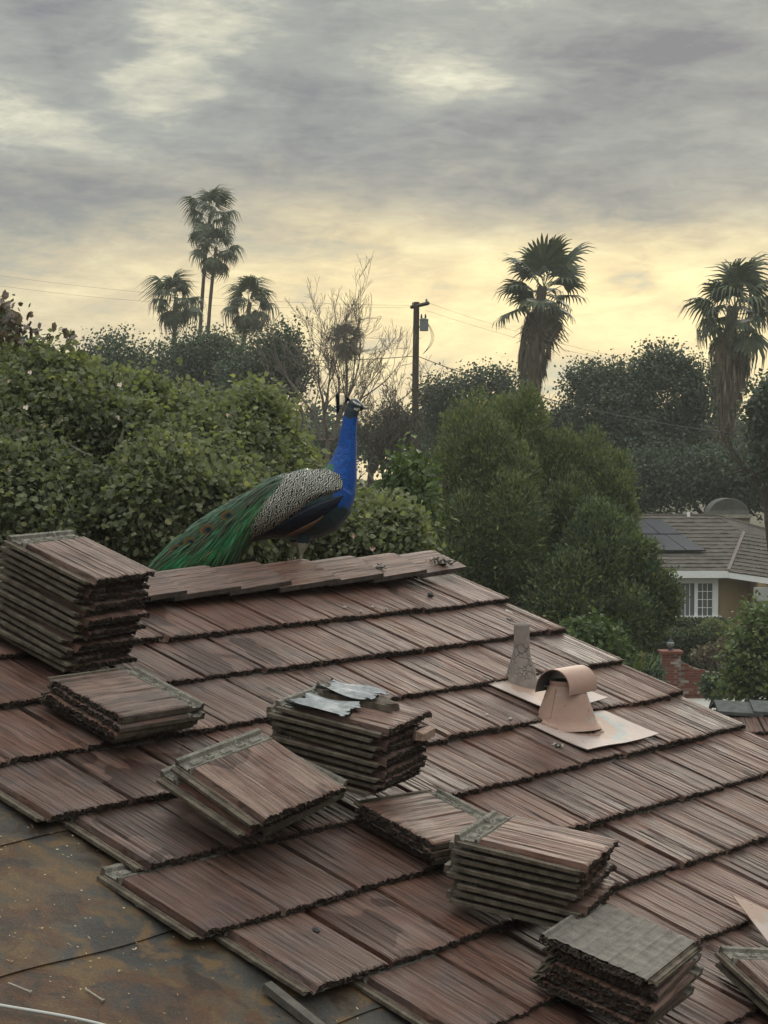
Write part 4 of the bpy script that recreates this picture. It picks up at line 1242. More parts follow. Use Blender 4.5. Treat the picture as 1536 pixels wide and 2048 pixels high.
def ground_below(p, z=0.0):
    return np.array([p[0], p[1], z])

# --- large round-leaved flowering shrubs on the left
LB = [px_lobe(40, 875, 14.6, 160, 150, .9), px_lobe(215, 895, 15.0, 165, 138, .9), px_lobe(375, 895, 15.6, 145, 122, .9), px_lobe(510, 890, 16.0, 100, 112, .8),
      px_lobe(570, 985, 15.4, 72, 105, .7), px_lobe(300, 1030, 14.2, 240, 110, .8), px_lobe(70, 1030, 13.8, 160, 120, .8), px_lobe(470, 1050, 14.8, 140, 90, .7), px_lobe(170, 800, 15.4, 100, 45, .5), px_lobe(20, 765, 15.0, 80, 45, .5)]
base = ground_below(at(250, 900, 15.3))
bau = tree('flowering_shrub', 'large round-leaved shrub with pale pink flowers left of the peacock', 'shrub', sublobes(LB, 9, .36, 71), base, 27000, 7, .065, .045, M_BAUH, 401, rad=.14, shape=LEAF_ROUND, aspect=.46, fold=.5, tint_mu=.46, tint_sd=.16, shell=.5, lump_amp=.12)
LB2 = [px_lobe(745, 1078, 15.2, 80, 74, .7), px_lobe(675, 1060, 15.4, 50, 75, .6), px_lobe(805, 1080, 15.0, 36, 60, .5)]
bau2 = tree('flowering_shrub', 'smaller yellow-green round-leaved shrub right of the peacock', 'shrub', sublobes(LB2, 7, .38, 72), ground_below(at(745, 1000, 15.2)), 5600, 7, .06, .044, M_BAUH, 411, rad=.09, shape=LEAF_ROUND, aspect=.46, fold=.5, tint_mu=.5, tint_sd=.16, shell=.55)
# upright sprigs of leaves against the sky
LB3 = [px_lobe(118, 672, 14.8, 32, 18, .12), px_lobe(60, 690, 14.8, 26, 30, .15), px_lobe(10, 640, 14.8, 30, 50, .2)]
# bare twigs showing at the front of the large shrub
TW = [[(225, 945), (300, 918), (325, 900), (350, 880)], [(325, 912), (300, 905), (272, 880)], [(242, 945), (236, 910), (244, 870), (248, 858)], [(150, 1000), (200, 978), (240, 945)], [(330, 1000), (345, 965), (360, 955)], [(600, 860), (606, 835), (602, 810)], [(120, 880), (165, 905), (185, 912)]]
for tw in TW:
    pts = [at(x_, y_, 13.75) for x_, y_ in tw]
    tsegs = [(a_, b_, .009, .0075) for a_, b_ in zip(pts[:-1], pts[1:])]
    o = link(bpy.data.objects.new('twig', tubes_mesh('twig', tsegs, M_TWIG, 5)), bau); bpy.context.view_layer.update(); o.matrix_parent_inverse = bau.matrix_world.inverted()
# flowers
frng = np.random.default_rng(77)
fm = []
for v_ in range(3):
    Vp = []
    for k in range(5):
        a_ = 2 * math.pi * k / 5 + frng.normal(0, .15)
        A_ = np.array([math.cos(a_), math.sin(a_), .35]) * frng.uniform(.020, .030)
        B_ = unit(np.cross([0, 0, 1], A_)) * .009
        Vp.append(leaf_verts(np.zeros((1, 3)), A_[None], B_[None], LEAF_OVAL)[0])
    fm.append(poly_mesh('flower', np.array(Vp), 8, M_FLOWER, frng.uniform(.2 + .25 * v_, .5 + .25 * v_, 5)))
spots = [(30, 700), (76, 712), (18, 762), (60, 745), (95, 790), (140, 775), (52, 815), (170, 810), (40, 860), (86, 852), (240, 770), (300, 800), (345, 730), (330, 720), (390, 770), (235, 835), (262, 890), (310, 888), (400, 916), (512, 932), (530, 1010), (290, 955), (312, 1062), (15, 838), (120, 842), (205, 792), (290, 1028), (436, 880), (180, 745), (225, 745), (8, 690), (44, 900), (20, 940), (365, 980), (455, 830), (150, 905), (100, 720), (385, 720)]
spots2 = [(826, 996), (708, 1072), (745, 1098), (690, 1008), (722, 980)]
def add_flowers(sp, lobes, parent):
    for (fx, fy) in sp:
        # nearest point on the camera side of the crown surface
        best = None
        ray = unit(at(fx, fy, 10) - C0)
        for c, r in lobes:
            oc = (C0 - c) / r; dd = ray / r
            A_, B_, C_ = dd @ dd, 2 * oc @ dd, oc @ oc - 1
            disc_ = B_ * B_ - 4 * A_ * C_
            if disc_ > 0:
                t_ = (-B_ - math.sqrt(disc_)) / (2 * A_)
                best = t_ if best is None else min(best, t_)
        if best is None: continue
        o = bpy.data.objects.new('flower', fm[frng.integers(0, 3)])
        q = C0 + ray * (best - .06)
        sc_ = frng.uniform(.55, 1.0)
        link(o, parent); o.matrix_parent_inverse = parent.matrix_world.inverted()
        o.matrix_basis = Matrix.Translation(Vector(q)) @ Vector((frng.normal(0, .4), -1, frng.uniform(-.1, .8))).to_track_quat('Z', 'Y').to_matrix().to_4x4() @ Matrix.Scale(sc_, 4)
bpy.context.view_layer.update()
add_flowers(spots, LB, bau); add_flowers(spots2, LB2, bau2)
tree('reddish_shoot', 'purplish leafy shoots rising above the shrub at the left edge', 'shrub', LB3, at(60, 760, 14.8), 34, 4, .04, .065, leaf_mat('purple_leaf', [(0, (.08, .065, .06)), (1, (.20, .15, .14))], .2), 421, rad=.02, shape=LEAF_ROUND, aspect=.42, tint_mu=.5)

LBL = [px_lobe(-180, 900, 15.0, 170, 170, 1.0), px_lobe(-380, 880, 15.6, 170, 190, 1.0), px_lobe(-260, 1040, 14.4, 260, 120, .9)]
tree('flowering_shrub', 'neighbouring shrub continuing out of frame on the left', 'shrub', sublobes(LBL, 7, .36, 77), ground_below(at(-260, 900, 15.2)), 6000, 7, .07, .055, M_BAUH, 415, rad=.12, shape=LEAF_ROUND, aspect=.46, fold=.5, tint_mu=.46, tint_sd=.16, shell=.5)
# --- dark trees behind the shrub
def far_tree(label, lobes_px, Y, n, seed, name='broadleaf_tree', mat=None, size=.13, spread=.24, per=26, rad=.25, shell=.75, group='trees behind the roof', **kw):
    lobes = [px_lobe(x, y, Y + dy, rx, ry, rd) for x, y, dy, rx, ry, rd in lobes_px]
    c = np.mean([l[0] for l in lobes], 0)
    return tree(name, label, 'tree', lobes, ground_below(c), int(n * 1.35), per, spread, size, mat or M_FARTREE, seed, rad=rad, group=group, shape=LEAF_DIAMOND, aspect=.42, shell=shell, fold=0, **kw)
far_tree('dark rounded tree left of the palm group', [(225, 715, 0, 75, 50, 1.6), (285, 745, 1, 70, 60, 1.6), (200, 760, 0, 70, 60, 1.5)], 80, 340, 431)
far_tree('dark bushy tree at the feet of the palm group', [(390, 715, 0, 75, 50, 1.8), (450, 705, 1, 50, 42, 1.3), (420, 770, 0, 100, 60, 1.8)], 84, 460, 441)
far_tree('dark open-crowned tree right of the palm group', [(545, 715, 0, 52, 50, 1.3), (575, 680, 0, 32, 28, .9), (580, 745, 0, 35, 60, 1.0), (500, 760, 0, 65, 60, 1.4)], 78, 330, 451, spread=.30)
far_tree('dark tree at the left edge behind the shrub', [(-12, 650, 0, 30, 32, .7), (10, 700, 0, 45, 30, 1.0)], 45, 70, 461, size=.13, spread=.18)
far_tree('dark tree out of frame on the left', [(-200, 720, 0, 110, 70, 2.2), (-330, 760, 1, 120, 80, 2.2), (-150, 800, 0, 120, 70, 2)], 80, 420, 466)
far_tree('dark tree out of frame on the right', [(1680, 800, 0, 120, 100, 2.4), (1780, 880, 1, 120, 90, 2.2), (1650, 940, 0, 90, 80, 2)], 74, 420, 468)
far_tree('low spreading tree behind the utility pole', [(945, 775, 0, 60, 30, 1.4), (995, 755, 0, 42, 20, 1.0), (878, 790, 0, 42, 34, 1.0), (905, 835, 1, 85, 55, 1.8), (1010, 800, 0, 40, 40, 1.0)], 88, 420, 471, spread=.30)
far_tree('big dark open oak between the two skirted palms', [(1245, 850, 0, 125, 100, 2.8), (1330, 735, 0, 62, 48, 1.3), (1190, 765, 0, 62, 45, 1.3), (1128, 845, 0, 36, 36, .9), (1385, 790, 0, 40, 70, 1.2), (1270, 770, 0, 60, 50, 1.3), (1355, 870, 0, 75, 65, 1.6)], 82, 1500, 481, rad=.32, spread=.22)
far_tree('dark hedge-like tree mass behind the neighbouring house', [(1300, 960, 0, 90, 70, 1.8), (1400, 950, 1, 90, 60, 1.8), (1480, 960, 0, 70, 65, 1.6), (1560, 950, 1, 80, 75, 1.8)], 76, 950, 491, shell=.6)
far_tree('thin tree cut by the right edge below the skirted palm', [(1535, 820, 0, 34, 62, .9), (1560, 905, 0, 50, 55, 1.0)], 58, 260, 501, size=.14, spread=.2)
far_tree('dark tree between the bare tree and the pole', [(800, 850, 0, 60, 40, 1.4), (760, 890, 0, 80, 40, 1.4), (660, 890, 0, 60, 35, 1.2)], 92, 260, 511, shell=.8)
far_tree('faint far tree line left of the peacock head', [(250, 860, 0, 320, 70, 3), (560, 870, 3, 160, 55, 3), (-60, 850, 2, 160, 80, 3)], 130, 900, 521, size=.34, spread=.5, shell=.6)
far_tree('faint far tree line right of the peacock head', [(900, 890, 0, 220, 45, 3), (1250, 890, 3, 240, 55, 3), (1560, 890, 2, 170, 60, 3)], 130, 900, 531, size=.34, spread=.5, shell=.6)

# --- bare trees
def bare_tree(label, starts, seed, depth, L0, r0, Y, spread=.42, ratio=.74, cat='tree', name='bare_tree', up=.14, nb=(2, 3), gmin=.004, mat=None):
    rng = np.random.default_rng(seed); segs, tips = [], []
    b0 = at(starts[0][0], starts[0][1], Y)
    root = empty(name, ground_below(b0)); tag(root, label, cat, 'bare trees')
    bpy.context.view_layer.update()
    g = ground_below(b0)
    segs.append((g, g + (b0 - g) * .5, r0 * 1.6, r0 * 1.4)); segs.append((g + (b0 - g) * .5, b0, r0 * 1.4, r0 * 1.2))
    for (sx, sy, tx, ty, lf) in starts:
        p = at(sx, sy, Y); q = at(tx, ty, Y + rng.normal(0, .5))
        segs.append((b0, p, r0, r0 * .9))
        grow(p, q - p, L0 * lf, r0 * .85, depth, rng, segs, tips, spread, ratio, nb, up, 4, .62, gmin)
    t = link(bpy.data.objects.new('trunk', tubes_mesh('trunk', [s for s in segs if s[2] > r0 * .22], mat or M_TWIG, 6)), root)
    k = link(bpy.data.objects.new('branches', tubes_mesh('branches', [s for s in segs if s[2] <= r0 * .22], mat or M_TWIG, 4)), root)
    t.matrix_parent_inverse = k.matrix_parent_inverse = root.matrix_world.inverted()
bare_tree('leafless tree with many fine branches behind the peacock head', [(655, 880, 640, 690, 1.0), (640, 880, 600, 700, .85), (665, 880, 720, 720, 1.05), (680, 880, 760, 760, .85), (648, 880, 622, 680, .95), (668, 880, 690, 720, .95), (672, 880, 742, 800, .8)], 541, 5, 1.48, .055, 50, spread=.25, ratio=.72, up=.10, gmin=.0038, nb=(2, 2))
bare_tree('tangle of grey leafless twigs behind the peacock neck', [(770, 985, 740, 880, 1.0), (785, 985, 800, 880, 1.0), (800, 985, 850, 900, 1.0), (760, 985, 720, 920, .8)], 551, 5, .62, .028, 28, spread=.5, ratio=.72, name='bare_shrub', cat='shrub', gmin=.0028, mat=simple('grey_twig', (.16, .145, .125), .9, .3, 30.0))

# --- juniper trees
LJ = [px_lobe(945, 1010, 35.0, 92, 232, .95), px_lobe(1035, 985, 36.6, 78, 205, .9), px_lobe(1000, 1090, 34.3, 105, 200, 1.0), px_lobe(885, 1080, 35.4, 52, 190, .7), px_lobe(930, 1170, 34.2, 95, 140, .9)]
tree('juniper_tree', 'tall rounded olive green juniper right of the peacock', 'tree', sublobes(LJ, 13, .40, 73, 2.1, .78), ground_below(at(960, 1000, 35.3)), 21000, 7, .055, .088, M_JUNI, 561, rad=.2, group='junipers', shape=LEAF_DIAMOND, aspect=.17, mode='spray', shell=.16, fold=0, lump_amp=.07, tint_mu=.5, tint_sd=.16)
LJ2 = [px_lobe(1110, 1045, 36.0, 78, 165, .85), px_lobe(1190, 1035, 36.2, 78, 145, .85), px_lobe(1225, 1060, 35.6, 44, 130, .6), px_lobe(1150, 1090, 35.4, 80, 150, .8)]
tree('juniper_tree', 'shorter two-headed juniper right of the tall juniper', 'tree', sublobes(LJ2, 12, .40, 74, 1.9, .78), ground_below(at(1150, 1000, 36.2)), 14500, 7, .055, .088, M_JUNI, 571, rad=.18, group='junipers', shape=LEAF_DIAMOND, aspect=.17, mode='spray', shell=.16, fold=0, lump_amp=.08, tint_mu=.46, tint_sd=.16)
LJ3 = [px_lobe(1185, 1150, 33.5, 70, 130, .8), px_lobe(1240, 1180, 33.8, 62, 105, .7), px_lobe(1300, 1205, 33.6, 48, 72, .5), px_lobe(1285, 1120, 33.7, 24, 40, .3), px_lobe(1130, 1230, 33.2, 100, 110, .8), px_lobe(1205, 1258, 33.0, 95, 58, .7), px_lobe(1215, 1070, 34.6, 50, 55, .5)]
tree('spreading_shrub', 'dark green spreading shrub below the junipers beside the house window', 'shrub', sublobes(LJ3, 9, .42, 75, 1.3, .8), ground_below(at(1220, 1200, 33.6)), 11500, 8, .07, .080, M_JUNI, 581, rad=.14, shape=LEAF_DIAMOND, aspect=.26, mode='spray', shell=.3, fold=0, lump_amp=.1, tint_mu=.36, tint_sd=.2)
tree('young_shrub', 'fresh green shrub filling the gap left of the tall juniper', 'shrub', [px_lobe(815, 1000, 24, 45, 90, .5), px_lobe(790, 1040, 24, 50, 70, .5)], ground_below(at(810, 1040, 24)), 420, 8, .10, .11, M_BRIGHT, 591, rad=.06, shape=LEAF_DIAMOND, aspect=.32, tint_mu=.3)

# --- palms
def frond_mesh(seed, R, petiole, droop, nseg=26, arc=2.3, gap=.82):
    rng = np.random.default_rng(seed); V, T = [], []
    for k in range(nseg):
        a = (k / (nseg - 1) - .5) * 2 * arc / 1.0 * .5 * 1.9
        ln = R * (.72 + .28 * math.cos(a)) * rng.uniform(.85, 1.1)
        d = np.array([math.cos(a), math.sin(a), 0])
        wv = np.array([-math.sin(a), math.cos(a), 0]) * R * .058
        b = np.array([petiole, 0, 0])
        dr = droop * rng.uniform(.6, 1.3) * R
        p1, p2 = b + d * ln * .5 + [0, 0, .03 * R], b + d * ln * .78 + [0, 0, -dr * .30]
        p3 = b + d * ln * (.93 - droop * .1) + [0, 0, -dr]
        tt = rng.uniform(0, 1)
        V.append([b, b, p1 + wv, p1 - wv][::-1]); V[-1] = [b - wv * .12, p1 - wv, p1 + wv, b + wv * .12]; T.append(tt)
        V.append([p1 - wv, p2 - wv * gap * .7, p2 + wv * gap * .7, p1 + wv]); T.append(tt)
        V.append([p2 - wv * .55, p3 - wv * .08, p3 + wv * .08, p2 + wv * .55]); T.append(tt)
    pw = R * .018
    V.append([[0, -pw, 0], [petiole, -pw * .6, .01], [petiole, pw * .6, .01], [0, pw, 0]]); T.append(.9)
    V.append([[0, 0, -pw], [petiole, 0, -pw * .6], [petiole, 0, pw * .6], [0, 0, pw]]); T.append(.9)
    return poly_mesh('frond', np.array(V, float), 4, M_PALM, np.array(T))
def palm(label, px, top_py, Y, trunk_px, crown_px, n_fronds, seed, skirt=None, base_px=None, elev=(75, -55), droop=.55, petf=.8, dead=0, R_px=None):
    rng = random.Random(seed); nrng = np.random.default_rng(seed)
    s = F_PX / Y
    R = (R_px or crown_px * .52) / s
    head = at(px, top_py + crown_px * .62, Y)
    hy = top_py + crown_px * .62; gy = 903 + CAM_Z * F_PX / Y
    bpx = px + ((base_px or px) - px) * (gy - hy) / (690 - hy)
    bx = at(bpx, gy, Y)
    base = np.array([bx[0], bx[1], 0.0])
    root = empty('fan_palm', base); tag(root, label, 'palm', 'fan palms')
    bpy.context.view_layer.update(); inv = root.matrix_world.inverted()
    def child(o):
        link(o, root); o.matrix_parent_inverse = inv; return o
    mb = MB(); n = 26
    pts = np.array([base + (head - base) * k / (n - 1) + np.array([.10 * math.sin(k * .35 + seed), 0, 0]) for k in range(n)])
    rad = np.array([trunk_px / s / 2 * (1.12 - .3 * k / (n - 1)) * (1 + .05 * (k % 2)) for k in range(n)])
    mb.tube(pts, rad, 10)
    t = mb.build('trunk', M_TRUNKP); col.objects.unlink(t); child(t)
    vs = [frond_mesh(seed * 7 + k, R, R * petf * rng.uniform(.85, 1.15), droop * rng.uniform(.8, 1.25)) for k in range(4)]
    for k in range(n_fronds):
        f = (k + .5) / n_fronds
        e = math.radians(elev[0] + (elev[1] - elev[0]) * f + rng.gauss(0, 6))
        a = k * 2.39996 + rng.gauss(0, .2)
        d = Vector((math.cos(a) * math.cos(e), math.sin(a) * math.cos(e), math.sin(e)))
        side = Vector((-math.sin(a), math.cos(a), 0)); upn = d.cross(side)
        if upn.z < 0: upn = -upn
        side = upn.cross(d)
        M = Matrix((d, side, upn)).transposed().to_4x4()
        o = bpy.data.objects.new('frond', vs[rng.randrange(4)])
        child(o)
        o.matrix_basis = Matrix.Translation(Vector(head) + Vector((0, 0, rng.uniform(-.1, .1) * R - f * R * .35))) @ M @ Matrix.Rotation(rng.gauss(0, .3), 4, 'X') @ Matrix.Scale(rng.uniform(.8, 1.12), 4)
    if skirt:
        y0, y1, w0, w1 = skirt     # py of top and bottom, half widths px
        ns = 1500 if w0 > 20 else 420
        f = nrng.uniform(0, 1, ns) ** .8; a = nrng.uniform(0, 2 * np.pi, ns)
        zt, zb = at(px, y0, Y)[2], at(px, y1, Y)[2]
        prof = np.interp(f, [0, .12, .45, .8, 1], [w0 * .55, w0, w0 * .95, w1 * 1.35, w1]) / s
        cx = head[0] + (base[0] - head[0]) * (head[2] - (zt + (zb - zt) * f)) / max(head[2], .1)
        rr_ = prof * nrng.uniform(.78, 1.06, ns)
        P = np.stack([cx + np.cos(a) * rr_, head[1] + np.sin(a) * rr_, zt + (zb - zt) * f], 1)
        A = np.stack([np.cos(a) * .06, np.sin(a) * .06, np.full(ns, -1.0)], 1) + nrng.normal(0, .09, (ns, 3))
        A = unit(A) * nrng.uniform(.7, 1.5, ns)[:, None] * (abs(zt - zb) * .16)
        B = unit(np.cross(A, np.stack([np.cos(a), np.sin(a), 0 * a], 1) + nrng.normal(0, .4, (ns, 3)))) * nrng.uniform(.02, .055, ns)[:, None] * R * .9
        V = leaf_verts(P, A, B, LEAF_DIAMOND)
        child(bpy.data.objects.new('dead_frond_skirt', poly_mesh('dead_frond_skirt', V, 4, M_SKIRT, np.clip(nrng.normal(.45, .25, ns), 0, 1))))
    if dead:
        dm = frond_mesh(seed * 13 + 5, R * .9, R * .6, 1.1); dm.materials.clear(); dm.materials.append(M_SKIRT)
        for k in range(dead):
            a = k * 2.1 + seed
            d = Vector((math.cos(a) * .5, math.sin(a) * .5, -.86)); side = Vector((-math.sin(a), math.cos(a), 0)); upn = d.cross(side)
            if upn.z < 0: upn = -upn
            side = upn.cross(d)
            o = bpy.data.objects.new('dead_frond', dm); child(o)
            o.matrix_basis = Matrix.Translation(Vector(head) - Vector((0, 0, R * .45))) @ Matrix((d, side, upn)).transposed().to_4x4()
    return root
palm('tallest slender fan palm, left of the twin slender palms', 423, 362, 120, 8, 108, 18, 3, base_px=395, R_px=31, petf=1.2, elev=(85, -45), droop=.85)
palm('slender fan palm whose crown sits just below the tallest palm crown', 432, 432, 118, 8, 100, 18, 4, base_px=417, R_px=31, petf=1.1, elev=(80, -58), droop=.85, dead=3)
palm('short fan palm left of the twin slender palms', 349, 530, 112, 10, 104, 18, 5, R_px=33, petf=1.0, elev=(82, -60), droop=1.0, dead=4)
palm('short fan palm right of the twin slender palms', 497, 540, 112, 10, 104, 18, 6, base_px=484, R_px=33, petf=1.0, elev=(82, -60), droop=.9, dead=5)
palm('small fan palm seen through the leafless tree', 690, 628, 105, 6, 78, 18, 7, R_px=27, petf=.75, dead=5)
palm('skirted fan palm with spiky crown above the juniper', 1088, 480, 98, 24, 150, 20, 8, R_px=66, skirt=(610, 800, 32, 12), base_px=1070, elev=(80, -38), droop=.25, petf=.85, dead=5)
palm('skirted fan palm near the right edge', 1470, 514, 92, 28, 160, 20, 9, R_px=60, skirt=(660, 850, 40, 16), base_px=1462, elev=(80, -42), droop=.70, petf=1.0, dead=5)
# ------------------------------------------------------------------ ground
mg, ng = new_mat('ground_soil')
tg_ = ng.add('TexCoord'); pz = tg_.outputs['Object']
g1 = ng.noise(pz, .12, 5.0); g2 = ng.noise(pz, 2.2, 5.0, .65)
gc = ng.ramp(g1.outputs[0], [(.35, (.060, .070, .030)), (.55, (.095, .088, .048)), (.7, (.13, .105, .070))])
gc = ng.mix(1.0, gc, ng.ramp(g2.outputs[0], [(.3, .6), (.7, 1.3)]), 'MULTIPLY')
finish(ng, gc, .95, g2.outputs[0], .05, .6, spec=.1)
GR = 440.0
mb = MB(); gx = np.linspace(-GR, GR, 45); GX, GY = np.meshgrid(gx, gx)
GZ = np.where(np.hypot(GX, GY) > 160, .25 * np.sin(GX * .02) * np.cos(GY * .017), 0.0)
mb.grid(np.stack([GX, GY, GZ], -1), 0)
ground = mb.build('ground', mg); tag(ground, kind='structure')
# pale concrete driveway beyond the roof edge
mb = MB(); d0 = [at(1330, 1378, 52), at(1445, 1392, 52), at(1470, 1425, 46), at(1380, 1425, 46)]
DW = np.array([[6.6, 44.5, .006], [11.5, 44.5, .006], [11.5, 52.2, .006], [6.9, 52.2, .006]])
mb.box((6.4, 43.0, .004), (12.5, 53.0, .10))
drive = mb.build('driveway', simple('pale_concrete', (.56, .54, .49), .9, .08, 3.0)); tag(drive, kind='structure')

# ------------------------------------------------------------------ utility pole
YP = 75.0
sP = F_PX / YP
pb0 = at(829, 1000, YP); pole_base = np.array([pb0[0], YP, 0.0])
pole = empty('utility_pole', pole_base); tag(pole, 'brown wooden utility pole with crossarm and grey transformer', 'utility pole')
bpy.context.view_layer.update()
M_POLE = simple('creosote_wood', (.085, .062, .046), .9, .35, 20.0)
M_TRAN = simple('transformer_grey', (.26, .28, .29), .5, .12, 10.0)
def wpt(px, py, Y=YP): return at(px, py, Y) - pole_base
mb = MB(); mb.tube([[0, 0, 0], wpt(831, 750), wpt(833, 604)], [.16, .13, .115], 12); mb.build('post', M_POLE, pole)
mb = MB(); a_, b_ = wpt(822, 615, YP + .3), wpt(857, 607, YP - .5); a_[1] -= .15; b_[1] -= .15
ca = unit(b_ - a_); mb.tube([a_, b_], [.075, .075], 4); mb.build('crossarm', M_POLE, pole)
for x_, y_ in ((826, 610), (853, 603)):
    mb = MB(); q = wpt(x_, y_, YP - .15); mb.lathe([(.001, -.06), (.03, -.06), (.05, .0), (.035, .03), (.05, .06), (.03, .10), (.001, .11)], q, 10); mb.build('insulator', M_TRAN, pole, smooth=True)
mb = MB(); q = wpt(848, 662, YP - .25); mb.lathe([(.001, 0), (.165, 0), (.17, .04), (.17, .40), (.178, .42), (.178, .46), (.10, .50), (.001, .51)], q, 20); tr_ = mb.build('transformer', M_TRAN, pole, smooth=False)
for x_ in (843, 851):
    mb = MB(); q = wpt(x_, 636, YP - .25); mb.lathe([(.001, -.02), (.04, -.02), (.03, .04), (.045, .06), (.025, .10), (.03, .14), (.001, .16)], q, 8); mb.build('bushing', M_STONE, tr_, smooth=True)
mb = MB(); mb.box((-.02, -.02, -.3), (.20, .02, -.24), 0, t=wpt(834, 640)); mb.build('bracket', M_STONE, pole)
# hanging loops
mb = MB()
for k in range(3):
    pts = [wpt(852 - 1, 640, YP - .3) * (1 - f) + wpt(846, 708, YP - .2) * f + np.array([(.28 + .05 * k) * math.sin(math.pi * f), 0, -.05 * math.sin(math.pi * f)]) for f in np.linspace(0, 1, 14)]
    mb.tube(pts, .008, 5)
mb.build('service_loop', M_STONE, pole)
M_WIRE = simple('wire_black', (.04, .04, .042), .6)
M_WIRE2 = simple('wire_grey', (.16, .16, .16), .6)
def wire(label, p0, p1, sag, r, mat=None, n=28):
    pts = [p0 * (1 - f) + p1 * f - np.array([0, 0, sag * 4 * f * (1 - f)]) for f in np.linspace(0, 1, n)]
    mb = MB(); mb.tube(pts, r, 5); tag(mb.build('power_line', mat or M_WIRE), label, 'power line', 'power lines')
wire('upper thin power line from the left edge to the pole top', at(-60, 542, 92), at(823, 611, YP), .35, .0045, M_WIRE2)
wire('lower thin power line from the left edge to the pole top', at(-60, 562, 92), at(824, 614, YP), .45, .0045, M_WIRE2)
wire('upper thin power line from the pole to the right', at(857, 606, YP), at(1340, 735, 70), .2, .0045, M_WIRE2)
wire('lower thin power line from the pole to the right', at(850, 620, YP), at(1340, 742, 68), .2, .0045, M_WIRE2)
wire('thick service cable from the pole to the far right', at(834, 712, YP), at(1600, 880, 62), .55, .017)
wire('service cable leaving the pole to the left', at(829, 712, YP), at(520, 715, 90), .15, .016)
wire('left guy wire slanting down from the pole', at(829, 640, YP), at(800, 790, YP), 0, .007, M_WIRE2)
wire('right guy wire slanting down from the pole', at(834, 715, YP), at(880, 780, YP), 0, .010, M_WIRE)

# ------------------------------------------------------------------ neighbouring house
YH = 65.0
hb = at(1420, 1289, YH + 3); hb[2] = 0
nh = empty('ranch_house', hb); tag(nh, 'tan ranch house with brown shingle roof, white trim and solar panels', 'house')
bpy.context.view_layer.update(); nh_inv = nh.matrix_world.inverted()
def hpart(mb, name, mat, parent=None, smooth=False):
    o = mb.build(name, mat, smooth=smooth)
    if parent is None:
        o.parent = nh; o.matrix_parent_inverse = nh_inv
    else:
        o.parent = parent
    return o
M_SHING = None
ms, ns_ = new_mat('roof_shingle')
tcs = ns_.add('TexCoord'); ps = tcs.outputs['Object']
sh1 = ns_.noise(ns_.vmath('MULTIPLY', ps, (1.0, 1.0, 6.0)), 5.0, 4.0, .7); sh2 = ns_.noise(ps, 1.2, 3.0)
sc_ = ns_.ramp(sh1.outputs[0], [(.32, (.080, .066, .056)), (.5, (.128, .108, .092)), (.68, (.185, .165, .145)), (.8, (.30, .28, .25))])
sc_ = ns_.mix(1.0, sc_, ns_.ramp(sh2.outputs[0], [(.3, .8), (.7, 1.2)]), 'MULTIPLY')
finish(ns_, sc_, .9, sh1.outputs[0], .01, .5)
M_SHING = ms
M_TRIM = simple('white_trim', (.82, .82, .81), .6, .04, 4.0, k=1.0)
M_TAN = simple('tan_stucco', (.30, .22, .125), .9, .10, 6.0, k=1.0)
def ray_plane(px, py, p0, n):
    d = at(px, py, 10) - C0
    return C0 + d * ((p0 - C0) @ n) / (d @ n)
ev0, ev1, rg0 = at(1080, 1143, YH), at(1456, 1143, YH), at(1080, 1031, YH + 5.2)
n1 = unit(np.cross(ev1 - ev0, rg0 - ev0)); n1 = n1 if n1[2] > 0 else -n1
def courses(leftf, rightf, p0, n, rows, name_part, lip=.035):
    for k in range(rows):
        t0, t1 = k / rows, (k + 1) / rows + .012
        (xl0, yl0), (xr0, yr0) = leftf(t0), rightf(t0); (xl1, yl1), (xr1, yr1) = leftf(min(t1, 1)), rightf(min(t1, 1))
        a, b, c, d = ray_plane(xl0, yl0, p0, n), ray_plane(xr0, yr0, p0, n), ray_plane(xr1, yr1, p0, n), ray_plane(xl1, yl1, p0, n)
        nseg = 60
        rng = np.random.default_rng(k + 7)
        T_, B_ = [], []
        off = np.repeat(rng.normal(0, .012, nseg // 2 + 1), 2)[:nseg + 1]
        lo_ = np.array([a * (1 - f) + b * f + n * (lip + off[i] * .6) for i, f in enumerate(np.linspace(0, 1, nseg + 1))])
        hi_ = np.array([d * (1 - f) + c * f + n * .002 for f in np.linspace(0, 1, nseg + 1)])
        base_ = np.array([a * (1 - f) + b * f - n * .01 for f in np.linspace(0, 1, nseg + 1)])
        mb = MB(); mb.grid(np.stack([base_, lo_, hi_], 0), 0)
        hpart(mb, 'shingle_course', M_SHING)
def lin(p, q): return lambda t: (p[0] + (q[0] - p[0]) * t, p[1] + (q[1] - p[1]) * t)
def rf1(t):
    y = 1143 + (1031 - 1143) * t
    return (1456 + 31 * t / .68, y) if t < .68 else (1487 - 57 * (t - .68) / .32, y)
courses(lin((1080, 1143), (1080, 1031)), rf1, ev0, n1, 15, 'main')
v0, v1_, v2 = at(1456, 1143, YH), at(1600, 1163, YH - 2.2), ray_plane(1487, 1067, ev0, n1)
n2 = unit(np.cross(v1_ - v0, v2 - v0)); n2 = n2 if n2[2] > 0 else -n2
courses(lin((1457, 1144), (1488, 1066)), lin((1600, 1164), (1600, 1083)), v0, n2, 11, 'wing')
